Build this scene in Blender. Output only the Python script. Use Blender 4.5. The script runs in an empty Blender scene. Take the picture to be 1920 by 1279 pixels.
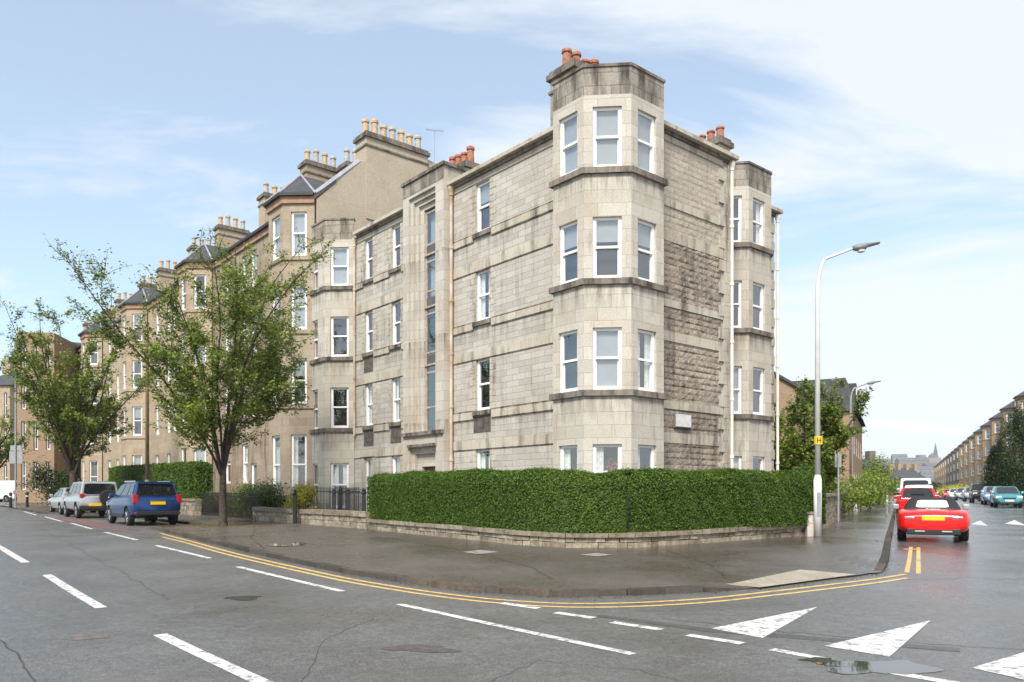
import bpy, bmesh, math, random
import numpy as np
from math import radians as R, sin, cos, pi, sqrt, atan2, floor
from mathutils import Vector, Matrix
random.seed(7); rng = np.random.default_rng(7)
S = bpy.context.scene
C = S.collection
# ------------------------------------------------------------------ camera
EYE = 1.62; FPX = 1459.0; HORZ = 930.0
cam = bpy.data.cameras.new('camera'); cam_o = bpy.data.objects.new('camera', cam); C.objects.link(cam_o)
cam_o.location = (0, 0, EYE); cam_o.rotation_euler = (R(90), 0, 0)
cam.sensor_width = 36; cam.lens = FPX/1920*36; cam.shift_y = (HORZ-639.5)/1920; cam.clip_end = 6000; cam.clip_start = .1
S.camera = cam_o
# ------------------------------------------------------------------ sky, sun, exposure
SUN_EL, SUN_AZ = 46, 196          # azimuth measured clockwise from +Y (straight ahead)
W = bpy.data.worlds.new('World'); S.world = W; W.use_nodes = True
nt = W.node_tree; nt.nodes.clear()
def N(nt, t, **k):
    n = nt.nodes.new(t)
    for a, b in k.items():
        if a in n.inputs: n.inputs[a].default_value = b
        else: setattr(n, a, b)
    return n
wo = N(nt, 'ShaderNodeOutputWorld'); bg = N(nt, 'ShaderNodeBackground'); bg.inputs['Strength'].default_value = .114
sky = N(nt, 'ShaderNodeTexSky'); sky.sky_type = 'NISHITA'; sky.sun_disc = False
sky.sun_elevation = R(SUN_EL); sky.sun_rotation = R(SUN_AZ); sky.air_density = 1.0; sky.dust_density = .8; sky.ozone_density = 1.0
tc = N(nt, 'ShaderNodeTexCoord'); sp = N(nt, 'ShaderNodeSeparateXYZ'); nt.links.new(tc.outputs['Generated'], sp.inputs[0])
def M(nt, op, a, b=None, clamp=False):
    n = nt.nodes.new('ShaderNodeMath'); n.operation = op; n.use_clamp = clamp
    for i, v in enumerate((a, b)):
        if v is None: continue
        if isinstance(v, (int, float)): n.inputs[i].default_value = v
        else: nt.links.new(v, n.inputs[i])
    return n.outputs[0]
zz = M(nt, 'ADD', sp.outputs[2], .16)
cx = M(nt, 'DIVIDE', sp.outputs[0], zz); cy = M(nt, 'DIVIDE', sp.outputs[1], zz)
cb = N(nt, 'ShaderNodeCombineXYZ'); nt.links.new(cx, cb.inputs[0]); nt.links.new(cy, cb.inputs[1])
mp = N(nt, 'ShaderNodeMapping'); mp.inputs['Rotation'].default_value = (0, 0, R(32)); mp.inputs['Scale'].default_value = (.75, 1.5, 1); mp.inputs['Location'].default_value = (3.1, .4, 0)
nt.links.new(cb.outputs[0], mp.inputs[0])
n1 = N(nt, 'ShaderNodeTexNoise', Scale=1.1, Detail=9.0, Roughness=.6, Distortion=.5); nt.links.new(mp.outputs[0], n1.inputs['Vector'])
n2 = N(nt, 'ShaderNodeTexNoise', Scale=.45, Detail=3.0, Roughness=.5); nt.links.new(cb.outputs[0], n2.inputs['Vector'])
# the cloud bank stands to the right of the street; the left is clearer
bias = M(nt, 'MULTIPLY', sp.outputs[0], .30)
low = M(nt, 'MULTIPLY', M(nt, 'SUBTRACT', .45, sp.outputs[2], True), .36)
f = M(nt, 'ADD', M(nt, 'ADD', M(nt, 'MULTIPLY', n1.outputs[0], 1.35), M(nt, 'MULTIPLY', n2.outputs[0], .35)), M(nt, 'ADD', M(nt, 'ADD', bias, low), M(nt, 'MULTIPLY', M(nt, 'MAXIMUM', M(nt, 'MULTIPLY', sp.outputs[1], -1.0), 0.0), .3)))  # last term: unseen cloud behind the camera, added to whiten fill and window reflections
rp = N(nt, 'ShaderNodeValToRGB'); rp.color_ramp.elements[0].position = .80; rp.color_ramp.elements[0].color = (.34, .34, .34, 1); rp.color_ramp.elements[1].position = 1.26; rp.color_ramp.elements[1].color = (.88, .88, .88, 1)
nt.links.new(f, rp.inputs[0])
mx = N(nt, 'ShaderNodeMix'); mx.data_type = 'RGBA'
tn = N(nt, 'ShaderNodeMix'); tn.data_type = 'RGBA'; tn.blend_type = 'MULTIPLY'; tn.inputs[0].default_value = 1; tn.inputs[7].default_value = (1.0, 1.13, 1.10, 1); nt.links.new(sky.outputs[0], tn.inputs[6])
nt.links.new(rp.outputs[0], mx.inputs[0]); nt.links.new(tn.outputs[2], mx.inputs[6]); mx.inputs[7].default_value = (4.55, 4.75, 5.0, 1)
nt.links.new(mx.outputs[2], bg.inputs[0]); nt.links.new(bg.outputs[0], wo.inputs[0])
sun = bpy.data.lights.new('sun', 'SUN'); sun.energy = 2.8; sun.angle = R(16); sun.color = (1, .95, .88)
sun_o = bpy.data.objects.new('sun', sun); C.objects.link(sun_o); sun_o.location = (0, -20, 60)
sd = Vector((sin(R(SUN_AZ))*cos(R(SUN_EL)), cos(R(SUN_AZ))*cos(R(SUN_EL)), sin(R(SUN_EL))))
sun_o.rotation_euler = (-sd).to_track_quat('-Z', 'Y').to_euler()
S.view_settings.view_transform = 'Standard'; S.view_settings.look = 'None'; S.view_settings.exposure = .92; S.view_settings.gamma = 1
# ------------------------------------------------------------------ helpers
def empty(name, loc=(0, 0, 0), rz=0):
    o = bpy.data.objects.new(name, None); C.objects.link(o); o.location = loc; o.rotation_euler = (0, 0, rz); o.empty_display_size = .3
    return o
def tag(o, label=None, cat=None, group=None, kind=None):
    if label: o['label'] = label
    if cat: o['category'] = cat
    if group: o['group'] = group
    if kind: o['kind'] = kind
    return o
def thing(name, label, cat, loc=(0, 0, 0), rz=0, group=None): return tag(empty(name, loc, rz), label, cat, group)
def dup(o, parent=None):
    c = o.copy(); C.objects.link(c)
    if parent is not None: c.parent = parent
    for ch in list(o.children): dup(ch, c)
    return c
class MB:
    def __init__(s): s.v = []; s.f = []; s.m = []; s.k = 0
    def poly(s, pts, mi=0):
        i = len(s.v); s.v.extend([tuple(p) for p in pts]); s.f.append(tuple(range(i, i+len(pts)))); s.m.append(mi)
    def box(s, x0, x1, y0, y1, z0, z1, mi=0):
        i = len(s.v); s.v += [(x0,y0,z0),(x1,y0,z0),(x1,y1,z0),(x0,y1,z0),(x0,y0,z1),(x1,y0,z1),(x1,y1,z1),(x0,y1,z1)]
        for q in ((0,3,2,1),(4,5,6,7),(0,1,5,4),(1,2,6,5),(2,3,7,6),(3,0,4,7)): s.f.append(tuple(i+j for j in q)); s.m.append(mi)
    def obox(s, o, ax, ay, x0, x1, y0, y1, z0, z1, mi=0):   # box in a rotated frame
        i = len(s.v)
        for z in (z0, z1):
            for (x, y) in ((x0,y0),(x1,y0),(x1,y1),(x0,y1)): s.v.append((o[0]+ax[0]*x+ay[0]*y, o[1]+ax[1]*x+ay[1]*y, z))
        for q in ((0,3,2,1),(4,5,6,7),(0,1,5,4),(1,2,6,5),(2,3,7,6),(3,0,4,7)): s.f.append(tuple(i+j for j in q)); s.m.append(mi)
    def prism(s, pts, z0, z1, mi=0, top=True, bot=True):
        n = len(pts); i = len(s.v)
        s.v += [(p[0],p[1],z0) for p in pts]+[(p[0],p[1],z1) for p in pts]
        for k in range(n): s.f.append((i+k, i+(k+1)%n, i+n+(k+1)%n, i+n+k)); s.m.append(mi)
        if top: s.f.append(tuple(i+n+k for k in range(n))); s.m.append(mi)
        if bot: s.f.append(tuple(i+n-1-k for k in range(n))); s.m.append(mi)
    def tube(s, pts, rad, n=8, mi=0, caps=True):
        pts = [Vector(p) for p in pts]; rad = rad if hasattr(rad, '__len__') else [rad]*len(pts)
        i = len(s.v); up = Vector((0, 0, 1)); prev = None
        for k, p in enumerate(pts):
            d = (pts[min(k+1, len(pts)-1)]-pts[max(k-1, 0)]).normalized()
            if prev is None: a = d.cross(up if abs(d.z) < .9 else Vector((1, 0, 0))).normalized()
            else: a = (prev-d*prev.dot(d)).normalized()
            prev = a; b = d.cross(a)
            for j in range(n):
                t = 2*pi*j/n; s.v.append(tuple(p+(a*cos(t)+b*sin(t))*rad[k]))
        for k in range(len(pts)-1):
            for j in range(n):
                s.f.append((i+k*n+j, i+k*n+(j+1)%n, i+(k+1)*n+(j+1)%n, i+(k+1)*n+j)); s.m.append(mi)
        if caps:
            s.f.append(tuple(i+n-1-j for j in range(n))); s.m.append(mi)
            e = i+(len(pts)-1)*n; s.f.append(tuple(e+j for j in range(n))); s.m.append(mi)
    def lathe(s, prof, c=(0, 0, 0), n=16, axis='z', mi=0, close=True):   # prof: (r, h)
        i = len(s.v)
        for (r, h) in prof:
            for j in range(n):
                t = 2*pi*j/n
                if axis == 'z': s.v.append((c[0]+r*cos(t), c[1]+r*sin(t), c[2]+h))
                else: s.v.append((c[0]+h, c[1]+r*cos(t), c[2]+r*sin(t)))
        for k in range(len(prof)-1):
            for j in range(n):
                s.f.append((i+k*n+j, i+k*n+(j+1)%n, i+(k+1)*n+(j+1)%n, i+(k+1)*n+j)); s.m.append(mi)
        if close:
            s.f.append(tuple(i+n-1-j for j in range(n))); s.m.append(mi)
            e = i+(len(prof)-1)*n; s.f.append(tuple(e+j for j in range(n))); s.m.append(mi)
    def build(s, name, mats, parent=None, smooth=False, mods=()):
        me = bpy.data.meshes.new(name); me.from_pydata(s.v, [], s.f)
        mats = mats if isinstance(mats, (list, tuple)) else [mats]
        for m in mats: me.materials.append(m)
        nl = len(me.loops)
        if nl:
            me.polygons.foreach_set('material_index', np.array(s.m, dtype=np.int32))
            uv = me.uv_layers.new(name='UVMap')
            co = np.array(s.v); nor = np.empty(len(me.polygons)*3); me.polygons.foreach_get('normal', nor); nor = nor.reshape(-1, 3)
            lt = np.empty(len(me.polygons), dtype=np.int32); me.polygons.foreach_get('loop_total', lt)
            li = np.empty(nl, dtype=np.int32); me.loops.foreach_get('vertex_index', li)
            nn = np.repeat(nor, lt, axis=0); p = co[li]
            t = np.stack([-nn[:,1], nn[:,0]], 1); ln = np.linalg.norm(t, axis=1); ln[ln < 1e-6] = 1; t /= ln[:,None]
            flat = np.abs(nn[:,2]) > .8
            u = np.where(flat, p[:,0], p[:,0]*t[:,0]+p[:,1]*t[:,1]); v = np.where(flat, p[:,1], p[:,2])
            uv.data.foreach_set('uv', np.stack([u, v], 1).ravel())
            if smooth: me.polygons.foreach_set('use_smooth', np.ones(len(me.polygons), dtype=bool))
        me.update()
        o = bpy.data.objects.new(name, me); C.objects.link(o)
        if parent is not None: o.parent = parent
        for (t, kw) in mods:
            md = o.modifiers.new(t.lower(), t)
            for a, b in kw.items(): setattr(md, a, b)
        return o
def struct(name, mb, mats, **k): return tag(mb.build(name, mats, **k), kind='structure')
# ------------------------------------------------------------------ terrain: height of the road surface by distance
_gy = np.array([-60, 0, 8, 12, 19.5, 30, 42, 55, 80, 130, 300, 700, 4000.])
_gz = np.array([-1.66, -1.62, -1.58, -1.50, -1.20, -1.12, -.99, -.76, -.52, -.40, -.1, .4, 4.])
def g(Y): return float(np.interp(Y, _gsy, _gsz))
_gsy = np.concatenate([np.arange(-60, 60, .5), np.arange(60, 400, 4), [700, 4000]])
_raw = np.interp(_gsy, _gy, _gz)
for _ in range(6):
    _r2 = _raw.copy(); _r2[1:-1] = (_raw[:-2]+2*_raw[1:-1]+_raw[2:])/4; _raw = _r2
_gsz = _raw+EYE
def G(px, py, lift=0.0):           # where the line of sight through a photo point meets the ground
    lo, hi = 2.0, 900.0
    for _ in range(60):
        m = (lo+hi)/2
        y = HORZ-FPX*(g(m)+lift-EYE)/m
        if y > py: lo = m
        else: hi = m
    return Vector(((px-960)/FPX*lo, lo, g(lo)+lift))
def at(px, Y, lift=0.0): return Vector(((px-960)/FPX*Y, Y, g(Y)+lift))
def zat(py, Y): return EYE+(HORZ-py)/FPX*Y
PAV = .09
DL = Vector((-.644, .765, 0)); U_ = Vector((.644, -.765, 0)); V_ = Vector((.765, .644, 0)); WD = Vector((.4475, .8943, 0))
ANG = atan2(-.765, .644)
# ------------------------------------------------------------------ materials
MATS = {}
def mat(name, col=(.5, .5, .5), rough=.7, metal=0, spec=.5, noise=0, nscale=8, bump=0, bscale=40, coat=0, ramp=None):
    if name in MATS: return MATS[name]
    m = bpy.data.materials.new(name); m.use_nodes = True; MATS[name] = m
    t = m.node_tree; b = t.nodes['Principled BSDF']
    b.inputs['Base Color'].default_value = (*col, 1); b.inputs['Roughness'].default_value = rough; b.inputs['Metallic'].default_value = metal
    b.inputs['Specular IOR Level'].default_value = spec; b.inputs['Coat Weight'].default_value = coat; b.inputs['Coat Roughness'].default_value = .06
    tc = N(t, 'ShaderNodeTexCoord')
    if noise:
        n = N(t, 'ShaderNodeTexNoise', Scale=nscale, Detail=5.0, Roughness=.6); t.links.new(tc.outputs['Object'], n.inputs['Vector'])
        r = N(t, 'ShaderNodeValToRGB'); c0 = ramp[0] if ramp else tuple(c*(1-noise) for c in col); c1 = ramp[1] if ramp else tuple(min(1, c*(1+noise)) for c in col)
        r.color_ramp.elements[0].color = (*c0, 1); r.color_ramp.elements[1].color = (*c1, 1); r.color_ramp.elements[0].position = .3; r.color_ramp.elements[1].position = .7
        t.links.new(n.outputs[0], r.inputs[0]); t.links.new(r.outputs[0], b.inputs['Base Color'])
    if bump:
        n = N(t, 'ShaderNodeTexNoise', Scale=bscale, Detail=4.0); t.links.new(tc.outputs['Object'], n.inputs['Vector'])
        bp = N(t, 'ShaderNodeBump', Strength=bump, Distance=.02); t.links.new(n.outputs[0], bp.inputs['Height']); t.links.new(bp.outputs[0], b.inputs['Normal'])
    return m
def mixc(t, fac, a, b, mode='MIX'):
    n = N(t, 'ShaderNodeMix'); n.data_type = 'RGBA'; n.blend_type = mode
    for i, v in ((0, fac), (6, a), (7, b)):
        if isinstance(v, (int, float)): n.inputs[i].default_value = v
        elif isinstance(v, tuple): n.inputs[i].default_value = (*v, 1)
        else: t.links.new(v, n.inputs[i])
    return n.outputs[2]
def ramp(t, src, p0, p1, c0=0, c1=1):
    r = N(t, 'ShaderNodeMapRange'); r.inputs['From Min'].default_value = p0; r.inputs['From Max'].default_value = p1
    r.inputs['To Min'].default_value = c0; r.inputs['To Max'].default_value = c1; t.links.new(src, r.inputs[0]); return r.outputs[0]
def stone(name, c1, c2, bw, bh, mortar=.008, mcol=None, soot=.5, sootcol=(.045, .036, .03), warm=(.36, .25, .15), warmth=.3, bump=.3, grain=1.0, rough=.9, thresh=.55, off=.5, drip=0):
    if name in MATS: return MATS[name]
    m = bpy.data.materials.new(name); m.use_nodes = True; MATS[name] = m; t = m.node_tree; b = t.nodes['Principled BSDF']
    b.inputs['Roughness'].default_value = rough; b.inputs['Specular IOR Level'].default_value = .2
    uv = N(t, 'ShaderNodeUVMap'); tc = N(t, 'ShaderNodeTexCoord')
    br = N(t, 'ShaderNodeTexBrick'); br.offset = off
    for k, v in (('Scale', 1.0), ('Mortar Size', mortar), ('Mortar Smooth', .3), ('Brick Width', bw), ('Row Height', bh), ('Bias', 0.0)): br.inputs[k].default_value = v
    br.inputs['Color1'].default_value = (*c1, 1); br.inputs['Color2'].default_value = (*c2, 1); br.inputs['Mortar'].default_value = (*(mcol or tuple(c*.55 for c in c1)), 1)
    # courses wander a little
    nw = N(t, 'ShaderNodeTexNoise', Scale=3.0, Detail=2.0); t.links.new(uv.outputs[0], nw.inputs['Vector'])
    va = N(t, 'ShaderNodeVectorMath'); va.operation = 'MULTIPLY_ADD'; t.links.new(nw.outputs[1], va.inputs[0]); va.inputs[1].default_value = (.03, .03, 0); t.links.new(uv.outputs[0], va.inputs[2])
    t.links.new(va.outputs[0], br.inputs['Vector'])
    nb = N(t, 'ShaderNodeTexNoise', Scale=.55, Detail=6.0, Roughness=.65); t.links.new(tc.outputs['Object'], nb.inputs['Vector'])
    ns = N(t, 'ShaderNodeTexNoise', Scale=26.0, Detail=5.0, Roughness=.7); t.links.new(tc.outputs['Object'], ns.inputs['Vector'])
    mpv = N(t, 'ShaderNodeMapping'); mpv.inputs['Scale'].default_value = (2.6, .42, 1); t.links.new(uv.outputs[0], mpv.inputs[0])
    nv = N(t, 'ShaderNodeTexNoise', Scale=1.0, Detail=7.0, Roughness=.68); t.links.new(mpv.outputs[0], nv.inputs['Vector'])
    col = mixc(t, ramp(t, nb.outputs[0], .45, .72, 0, warmth), br.outputs[0], warm)
    col = mixc(t, ramp(t, ns.outputs[0], .38, .62, .0, .75*grain), col, mixc(t, 1.0, col, (.62, .6, .58), 'MULTIPLY'))
    sf = ramp(t, nv.outputs[0], thresh, thresh+.22, 0, soot)
    col = mixc(t, sf, col, sootcol)
    if drip:      # dirt washed down from the projecting sills
        sv = N(t, 'ShaderNodeSeparateXYZ'); t.links.new(uv.outputs[0], sv.inputs[0])
        d = M(t, 'FRACT', M(t, 'DIVIDE', M(t, 'SUBTRACT', 10.51, sv.outputs[1]), 3.065))
        mpd = N(t, 'ShaderNodeMapping'); mpd.inputs['Scale'].default_value = (4.5, .5, 1); t.links.new(uv.outputs[0], mpd.inputs[0])
        nd = N(t, 'ShaderNodeTexNoise', Scale=1.0, Detail=6.0, Roughness=.65); t.links.new(mpd.outputs[0], nd.inputs['Vector'])
        k = M(t, 'MULTIPLY', ramp(t, d, .0, .26, 1, 0), ramp(t, nd.outputs[0], .43, .62, 0, drip))
        col = mixc(t, M(t, 'MULTIPLY', k, .85), col, (.085, .068, .055))
    t.links.new(col, b.inputs['Base Color'])
    h = M(t, 'ADD', M(t, 'MULTIPLY', br.outputs['Fac'], -1.0), M(t, 'MULTIPLY', ns.outputs[0], .8*grain))
    bp = N(t, 'ShaderNodeBump', Strength=bump, Distance=.02); t.links.new(h, bp.inputs['Height']); t.links.new(bp.outputs[0], b.inputs['Normal'])
    return m
PALE = stone('pale_snecked_stone', (.60, .57, .51), (.48, .45, .395), .62, .20, .008, mcol=(.31, .285, .245), soot=.55, bump=.45, thresh=.55, warmth=.3, drip=.6)
ASHL = stone('pale_ashlar', (.59, .555, .485), (.485, .45, .385), .78, .36, .007, mcol=(.34, .30, .24), soot=.65, bump=.2, grain=.6, thresh=.57, warmth=.35, drip=.85)
PARA = stone('weathered_parapet_ashlar', (.44, .40, .34), (.30, .27, .23), .78, .36, .008, mcol=(.1, .09, .075), soot=.95, bump=.4, grain=1, thresh=.43, warmth=.25)
ROCKP = stone('pale_rock_faced_stone', (.55, .49, .415), (.47, .415, .345), .47, .185, .006, mcol=(.26, .22, .17), soot=.6, bump=.35, thresh=.55, warmth=.25, drip=.5)
ROCK = stone('rock_faced_stone', (.46, .395, .33), (.34, .29, .24), .47, .185, .006, mcol=(.14, .115, .09), soot=.8, bump=.5, thresh=.47, warmth=.2, drip=.8)
SILL = stone('sooty_sill_stone', (.30, .27, .23), (.24, .21, .175), 1.2, 3.0, .004, soot=.95, bump=.1, thresh=.42, warmth=.2)
TRIM = stone('band_course_stone', (.59, .545, .46), (.51, .465, .38), 1.3, 2.0, .006, soot=.85, bump=.15, grain=.8, thresh=.49, warmth=.4)
BROWN = stone('brown_sandstone', (.42, .35, .265), (.33, .27, .20), .7, .32, .005, soot=.75, bump=.3, thresh=.48, warm=(.42, .27, .14), warmth=.45, drip=.5)
BROWNB = stone('bay_brown_sandstone', (.46, .39, .30), (.37, .31, .235), .8, .34, .004, soot=.5, bump=.1, thresh=.55, warm=(.42, .26, .13), warmth=.35)
TAN = stone('tan_sandstone', (.51, .425, .315), (.41, .335, .245), .7, .32, .005, soot=.5, bump=.15, thresh=.58, warm=(.45, .27, .12), warmth=.4)
YELL = stone('golden_sandstone', (.50, .36, .22), (.42, .30, .18), .7, .32, .005, soot=.45, bump=.15, thresh=.56, warm=(.48, .28, .12), warmth=.45)
GREYS = stone('grey_sandstone', (.22, .19, .16), (.18, .155, .13), .7, .32, .005, soot=.6, bump=.15, thresh=.5, warmth=.3)
HARL = stone('harled_render', (.54, .47, .37), (.51, .44, .34), 6.0, 3.0, .003, soot=.35, bump=.2, thresh=.62, warmth=.35)
BRICK = stone('tan_brick', (.42, .29, .185), (.35, .23, .14), .225, .075, .01, mcol=(.36, .29, .22), soot=.15, bump=.2, thresh=.65, warmth=.2)
RUBBLE = stone('rubble_wall_stone', (.36, .30, .225), (.22, .175, .125), .42, .17, .018, mcol=(.05, .04, .03), soot=.8, bump=.7, thresh=.5, warmth=.35)
COPE = stone('wall_coping_stone', (.33, .28, .215), (.24, .2, .15), .9, 2.0, .012, mcol=(.05, .04, .03), soot=.7, bump=.4, thresh=.5, warmth=.4)
SLATE = stone('roof_slate', (.10, .105, .115), (.075, .08, .09), .3, .22, .008, soot=.3, bump=.3, thresh=.6, warmth=.1, warm=(.14, .12, .09))
LEAD = mat('lead_flashing', (.30, .31, .33), .6, noise=.2, nscale=3)
WHITE = mat('white_window_paint', (.84, .84, .83), .35, noise=.05, nscale=3)
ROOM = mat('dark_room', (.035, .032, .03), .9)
BLIND = mat('grey_roller_blind', (.35, .37, .38), .8, noise=.08, nscale=2)
CURT = mat('pale_curtain', (.74, .74, .70), .9, noise=.25, nscale=14)
POT = mat('terracotta_chimney_pot', (.36, .15, .09), .9, noise=.45, nscale=9)
BUFF = mat('buff_chimney_pot', (.50, .36, .2), .85, noise=.35, nscale=7)
DARK = mat('dark_gutter', (.03, .028, .027), .6, noise=.3, nscale=6)
RUST = mat('rusty_downpipe_paint', (.55, .45, .34), .7, noise=1, nscale=1.6, ramp=((.62, .57, .48), (.38, .21, .10)))
WPIPE = mat('cream_downpipe_paint', (.72, .68, .6), .6, noise=.15, nscale=3)
BLACK = mat('black_iron', (.012, .012, .013), .45, noise=.3)
REDDOOR = mat('dark_red_door', (.16, .012, .012), .4, noise=.2)
def glass_mat():
    m = bpy.data.materials.new('window_glass'); m.use_nodes = True; t = m.node_tree; t.nodes.remove(t.nodes['Principled BSDF'])
    out = t.nodes['Material Output']; gl = N(t, 'ShaderNodeBsdfGlossy', Roughness=.015); tr = N(t, 'ShaderNodeBsdfTransparent'); tr.inputs[0].default_value = (.93, .95, .95, 1)
    gl.inputs[0].default_value = (.9, .93, .96, 1)
    lw = N(t, 'ShaderNodeLayerWeight', Blend=.5)
    tc = N(t, 'ShaderNodeTexCoord'); n = N(t, 'ShaderNodeTexNoise', Scale=.9, Detail=1.0); t.links.new(tc.outputs['Object'], n.inputs['Vector'])
    bp = N(t, 'ShaderNodeBump', Strength=.06, Distance=.05); t.links.new(n.outputs[0], bp.inputs['Height']); t.links.new(bp.outputs[0], gl.inputs['Normal'])
    mx = N(t, 'ShaderNodeMixShader'); t.links.new(M(t, 'ADD', M(t, 'MULTIPLY', M(t, 'POWER', lw.outputs['Facing'], 3.0), .75), .20, True), mx.inputs[0]); t.links.new(tr.outputs[0], mx.inputs[1]); t.links.new(gl.outputs[0], mx.inputs[2])
    t.links.new(mx.outputs[0], out.inputs[0]); return m
GLASS = glass_mat()
def leaf_mat(name, c0, c1, c2):
    m = bpy.data.materials.new(name); m.use_nodes = True; t = m.node_tree; b = t.nodes['Principled BSDF']; b.inputs['Roughness'].default_value = .5; b.inputs['Specular IOR Level'].default_value = .35
    ge = N(t, 'ShaderNodeNewGeometry'); r = N(t, 'ShaderNodeValToRGB'); e = r.color_ramp.elements
    e[0].color = (*c0, 1); e[1].color = (*c2, 1); k = e.new(.6); k.color = (*c1, 1); t.links.new(ge.outputs['Random Per Island'], r.inputs[0])
    tc = N(t, 'ShaderNodeTexCoord'); n = N(t, 'ShaderNodeTexNoise', Scale=.9, Detail=3.0); t.links.new(tc.outputs['Object'], n.inputs['Vector'])
    col = mixc(t, ramp(t, n.outputs[0], .35, .7, 0, .6), r.outputs[0], mixc(t, 1.0, r.outputs[0], (1.25, 1.05, .6), 'MULTIPLY'))
    t.links.new(col, b.inputs['Base Color'])
    tl = N(t, 'ShaderNodeBsdfTranslucent'); t.links.new(col, tl.inputs[0]); mx = N(t, 'ShaderNodeMixShader'); mx.inputs[0].default_value = .36
    t.links.new(b.outputs[0], mx.inputs[1]); t.links.new(tl.outputs[0], mx.inputs[2]); t.links.new(mx.outputs[0], t.nodes['Material Output'].inputs[0]); return m
LEAF = leaf_mat('tree_leaves', (.06, .11, .017), (.17, .26, .036), (.33, .38, .07))
LEAFD = leaf_mat('dark_tree_leaves', (.016, .036, .010), (.035, .07, .016), (.075, .12, .03))
PRIVET = leaf_mat('hedge_leaves', (.032, .070, .008), (.072, .148, .015), (.15, .24, .03))
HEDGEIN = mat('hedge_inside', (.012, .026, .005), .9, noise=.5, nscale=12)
YLEAF = leaf_mat('golden_shrub_leaves', (.30, .32, .03), (.45, .45, .05), (.6, .58, .1))
BARK = mat('bark', (.06, .045, .034), .95, noise=.6, nscale=9, bump=.8, bscale=24)
def asphalt(name, c, wet, tint=(1, 1, 1)):
    m = bpy.data.materials.new(name); m.use_nodes = True; t = m.node_tree; b = t.nodes['Principled BSDF']
    tc = N(t, 'ShaderNodeTexCoord'); P = tc.outputs['Object']
    n1 = N(t, 'ShaderNodeTexNoise', Scale=85.0, Detail=3.0, Roughness=.7); n2 = N(t, 'ShaderNodeTexNoise', Scale=.45, Detail=6.0, Roughness=.6); n3 = N(t, 'ShaderNodeTexNoise', Scale=6.0, Detail=6.0, Roughness=.7)
    vo = N(t, 'ShaderNodeTexVoronoi', Scale=55.0)
    for n in (n1, n2, n3, vo): t.links.new(P, n.inputs['Vector'])
    dry = tuple(x*1.35*k for x, k in zip(c, tint)); dk = tuple(x*.62*k for x, k in zip(c, tint))
    base = mixc(t, ramp(t, n2.outputs[0], .38, .64), dk, dry)
    base = mixc(t, ramp(t, n3.outputs[0], .35, .7, 0, .5), base, tuple(x*.8*k for x, k in zip(c, tint)))
    n5 = N(t, 'ShaderNodeTexNoise', Scale=9.0, Detail=9.0, Roughness=.85); t.links.new(P, n5.inputs['Vector'])
    base = mixc(t, ramp(t, n5.outputs[0], .50, .34, 0, .75), base, tuple(x*.3 for x in c)); base = mixc(t, ramp(t, n5.outputs[0], .52, .68, 0, .7), base, tuple(min(1, x*2.3*k) for x, k in zip(c, tint)))
    n4 = N(t, 'ShaderNodeTexNoise', Scale=28.0, Detail=6.0, Roughness=.8); t.links.new(P, n4.inputs['Vector'])
    base = mixc(t, ramp(t, n4.outputs[0], .52, .36, 0, .7), base, tuple(x*.35 for x in c)); base = mixc(t, ramp(t, n4.outputs[0], .53, .68, 0, .55), base, tuple(min(1, x*2.2*k) for x, k in zip(c, tint)))
    base = mixc(t, ramp(t, n1.outputs[0], .50, .63, 0, .75), base, tuple(min(1, x*2.6*k) for x, k in zip(c, tint)))
    base = mixc(t, ramp(t, vo.outputs[0], .0, .35, .5, 0), base, tuple(x*.3 for x in c))
    t.links.new(base, b.inputs['Base Color'])
    sv = N(t, 'ShaderNodeSeparateXYZ'); t.links.new(P, sv.inputs[0])       # the side street lies wetter
    wetter = ramp(t, M(t, 'SUBTRACT', sv.outputs[0], M(t, 'MULTIPLY', sv.outputs[1], .30)), 0.5, 5.0, 1.0, .5)
    t.links.new(M(t, 'MULTIPLY', ramp(t, n2.outputs[0], .36, .62, wet[0], wet[1]), wetter), b.inputs['Roughness'])
    b.inputs['Specular IOR Level'].default_value = .5
    bp = N(t, 'ShaderNodeBump', Strength=.35, Distance=.006); t.links.new(M(t, 'ADD', n1.outputs[0], vo.outputs[0]), bp.inputs['Height']); t.links.new(bp.outputs[0], b.inputs['Normal'])
    return m
ROADM = asphalt('worn_asphalt', (.10, .098, .093), (.26, .58))
PAVM = asphalt('damp_footway_asphalt', (.078, .067, .056), (.15, .48))
PATCHM = asphalt('new_asphalt_patch', (.062, .061, .059), (.4, .6))
KERBM = stone('kerb_stone', (.105, .095, .083), (.06, .055, .049), 1.2, 5, .012, mcol=(.02, .02, .02), soot=.8, bump=.3, thresh=.48)
def paint(name, c, wear=.35, thr=.62):
    m = bpy.data.materials.new(name); m.use_nodes = True; t = m.node_tree; b = t.nodes['Principled BSDF']; b.inputs['Roughness'].default_value = .6
    tc = N(t, 'ShaderNodeTexCoord'); n = N(t, 'ShaderNodeTexNoise', Scale=9.0, Detail=8.0, Roughness=.75); t.links.new(tc.outputs['Object'], n.inputs['Vector'])
    t.links.new(mixc(t, ramp(t, n.outputs[0], thr, thr+.1, 0, wear), c, (.12, .115, .11)), b.inputs['Base Color']); return m
WPAINT = paint('white_road_paint', (.64, .63, .60), .85, .50); YPAINT = paint('yellow_road_paint', (.62, .42, .14), .7, .52)
PALESLAB = stone('pale_paving_slab', (.46, .42, .34), (.38, .34, .27), .4, .4, .006, soot=.3, bump=.1, rough=.5, off=0)
PUDDLE = mat('puddle_water', (.05, .048, .045), .03, spec=.9)
EARTH = mat('garden_earth', (.07, .08, .035), .95, noise=.5, nscale=1.5)
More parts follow.
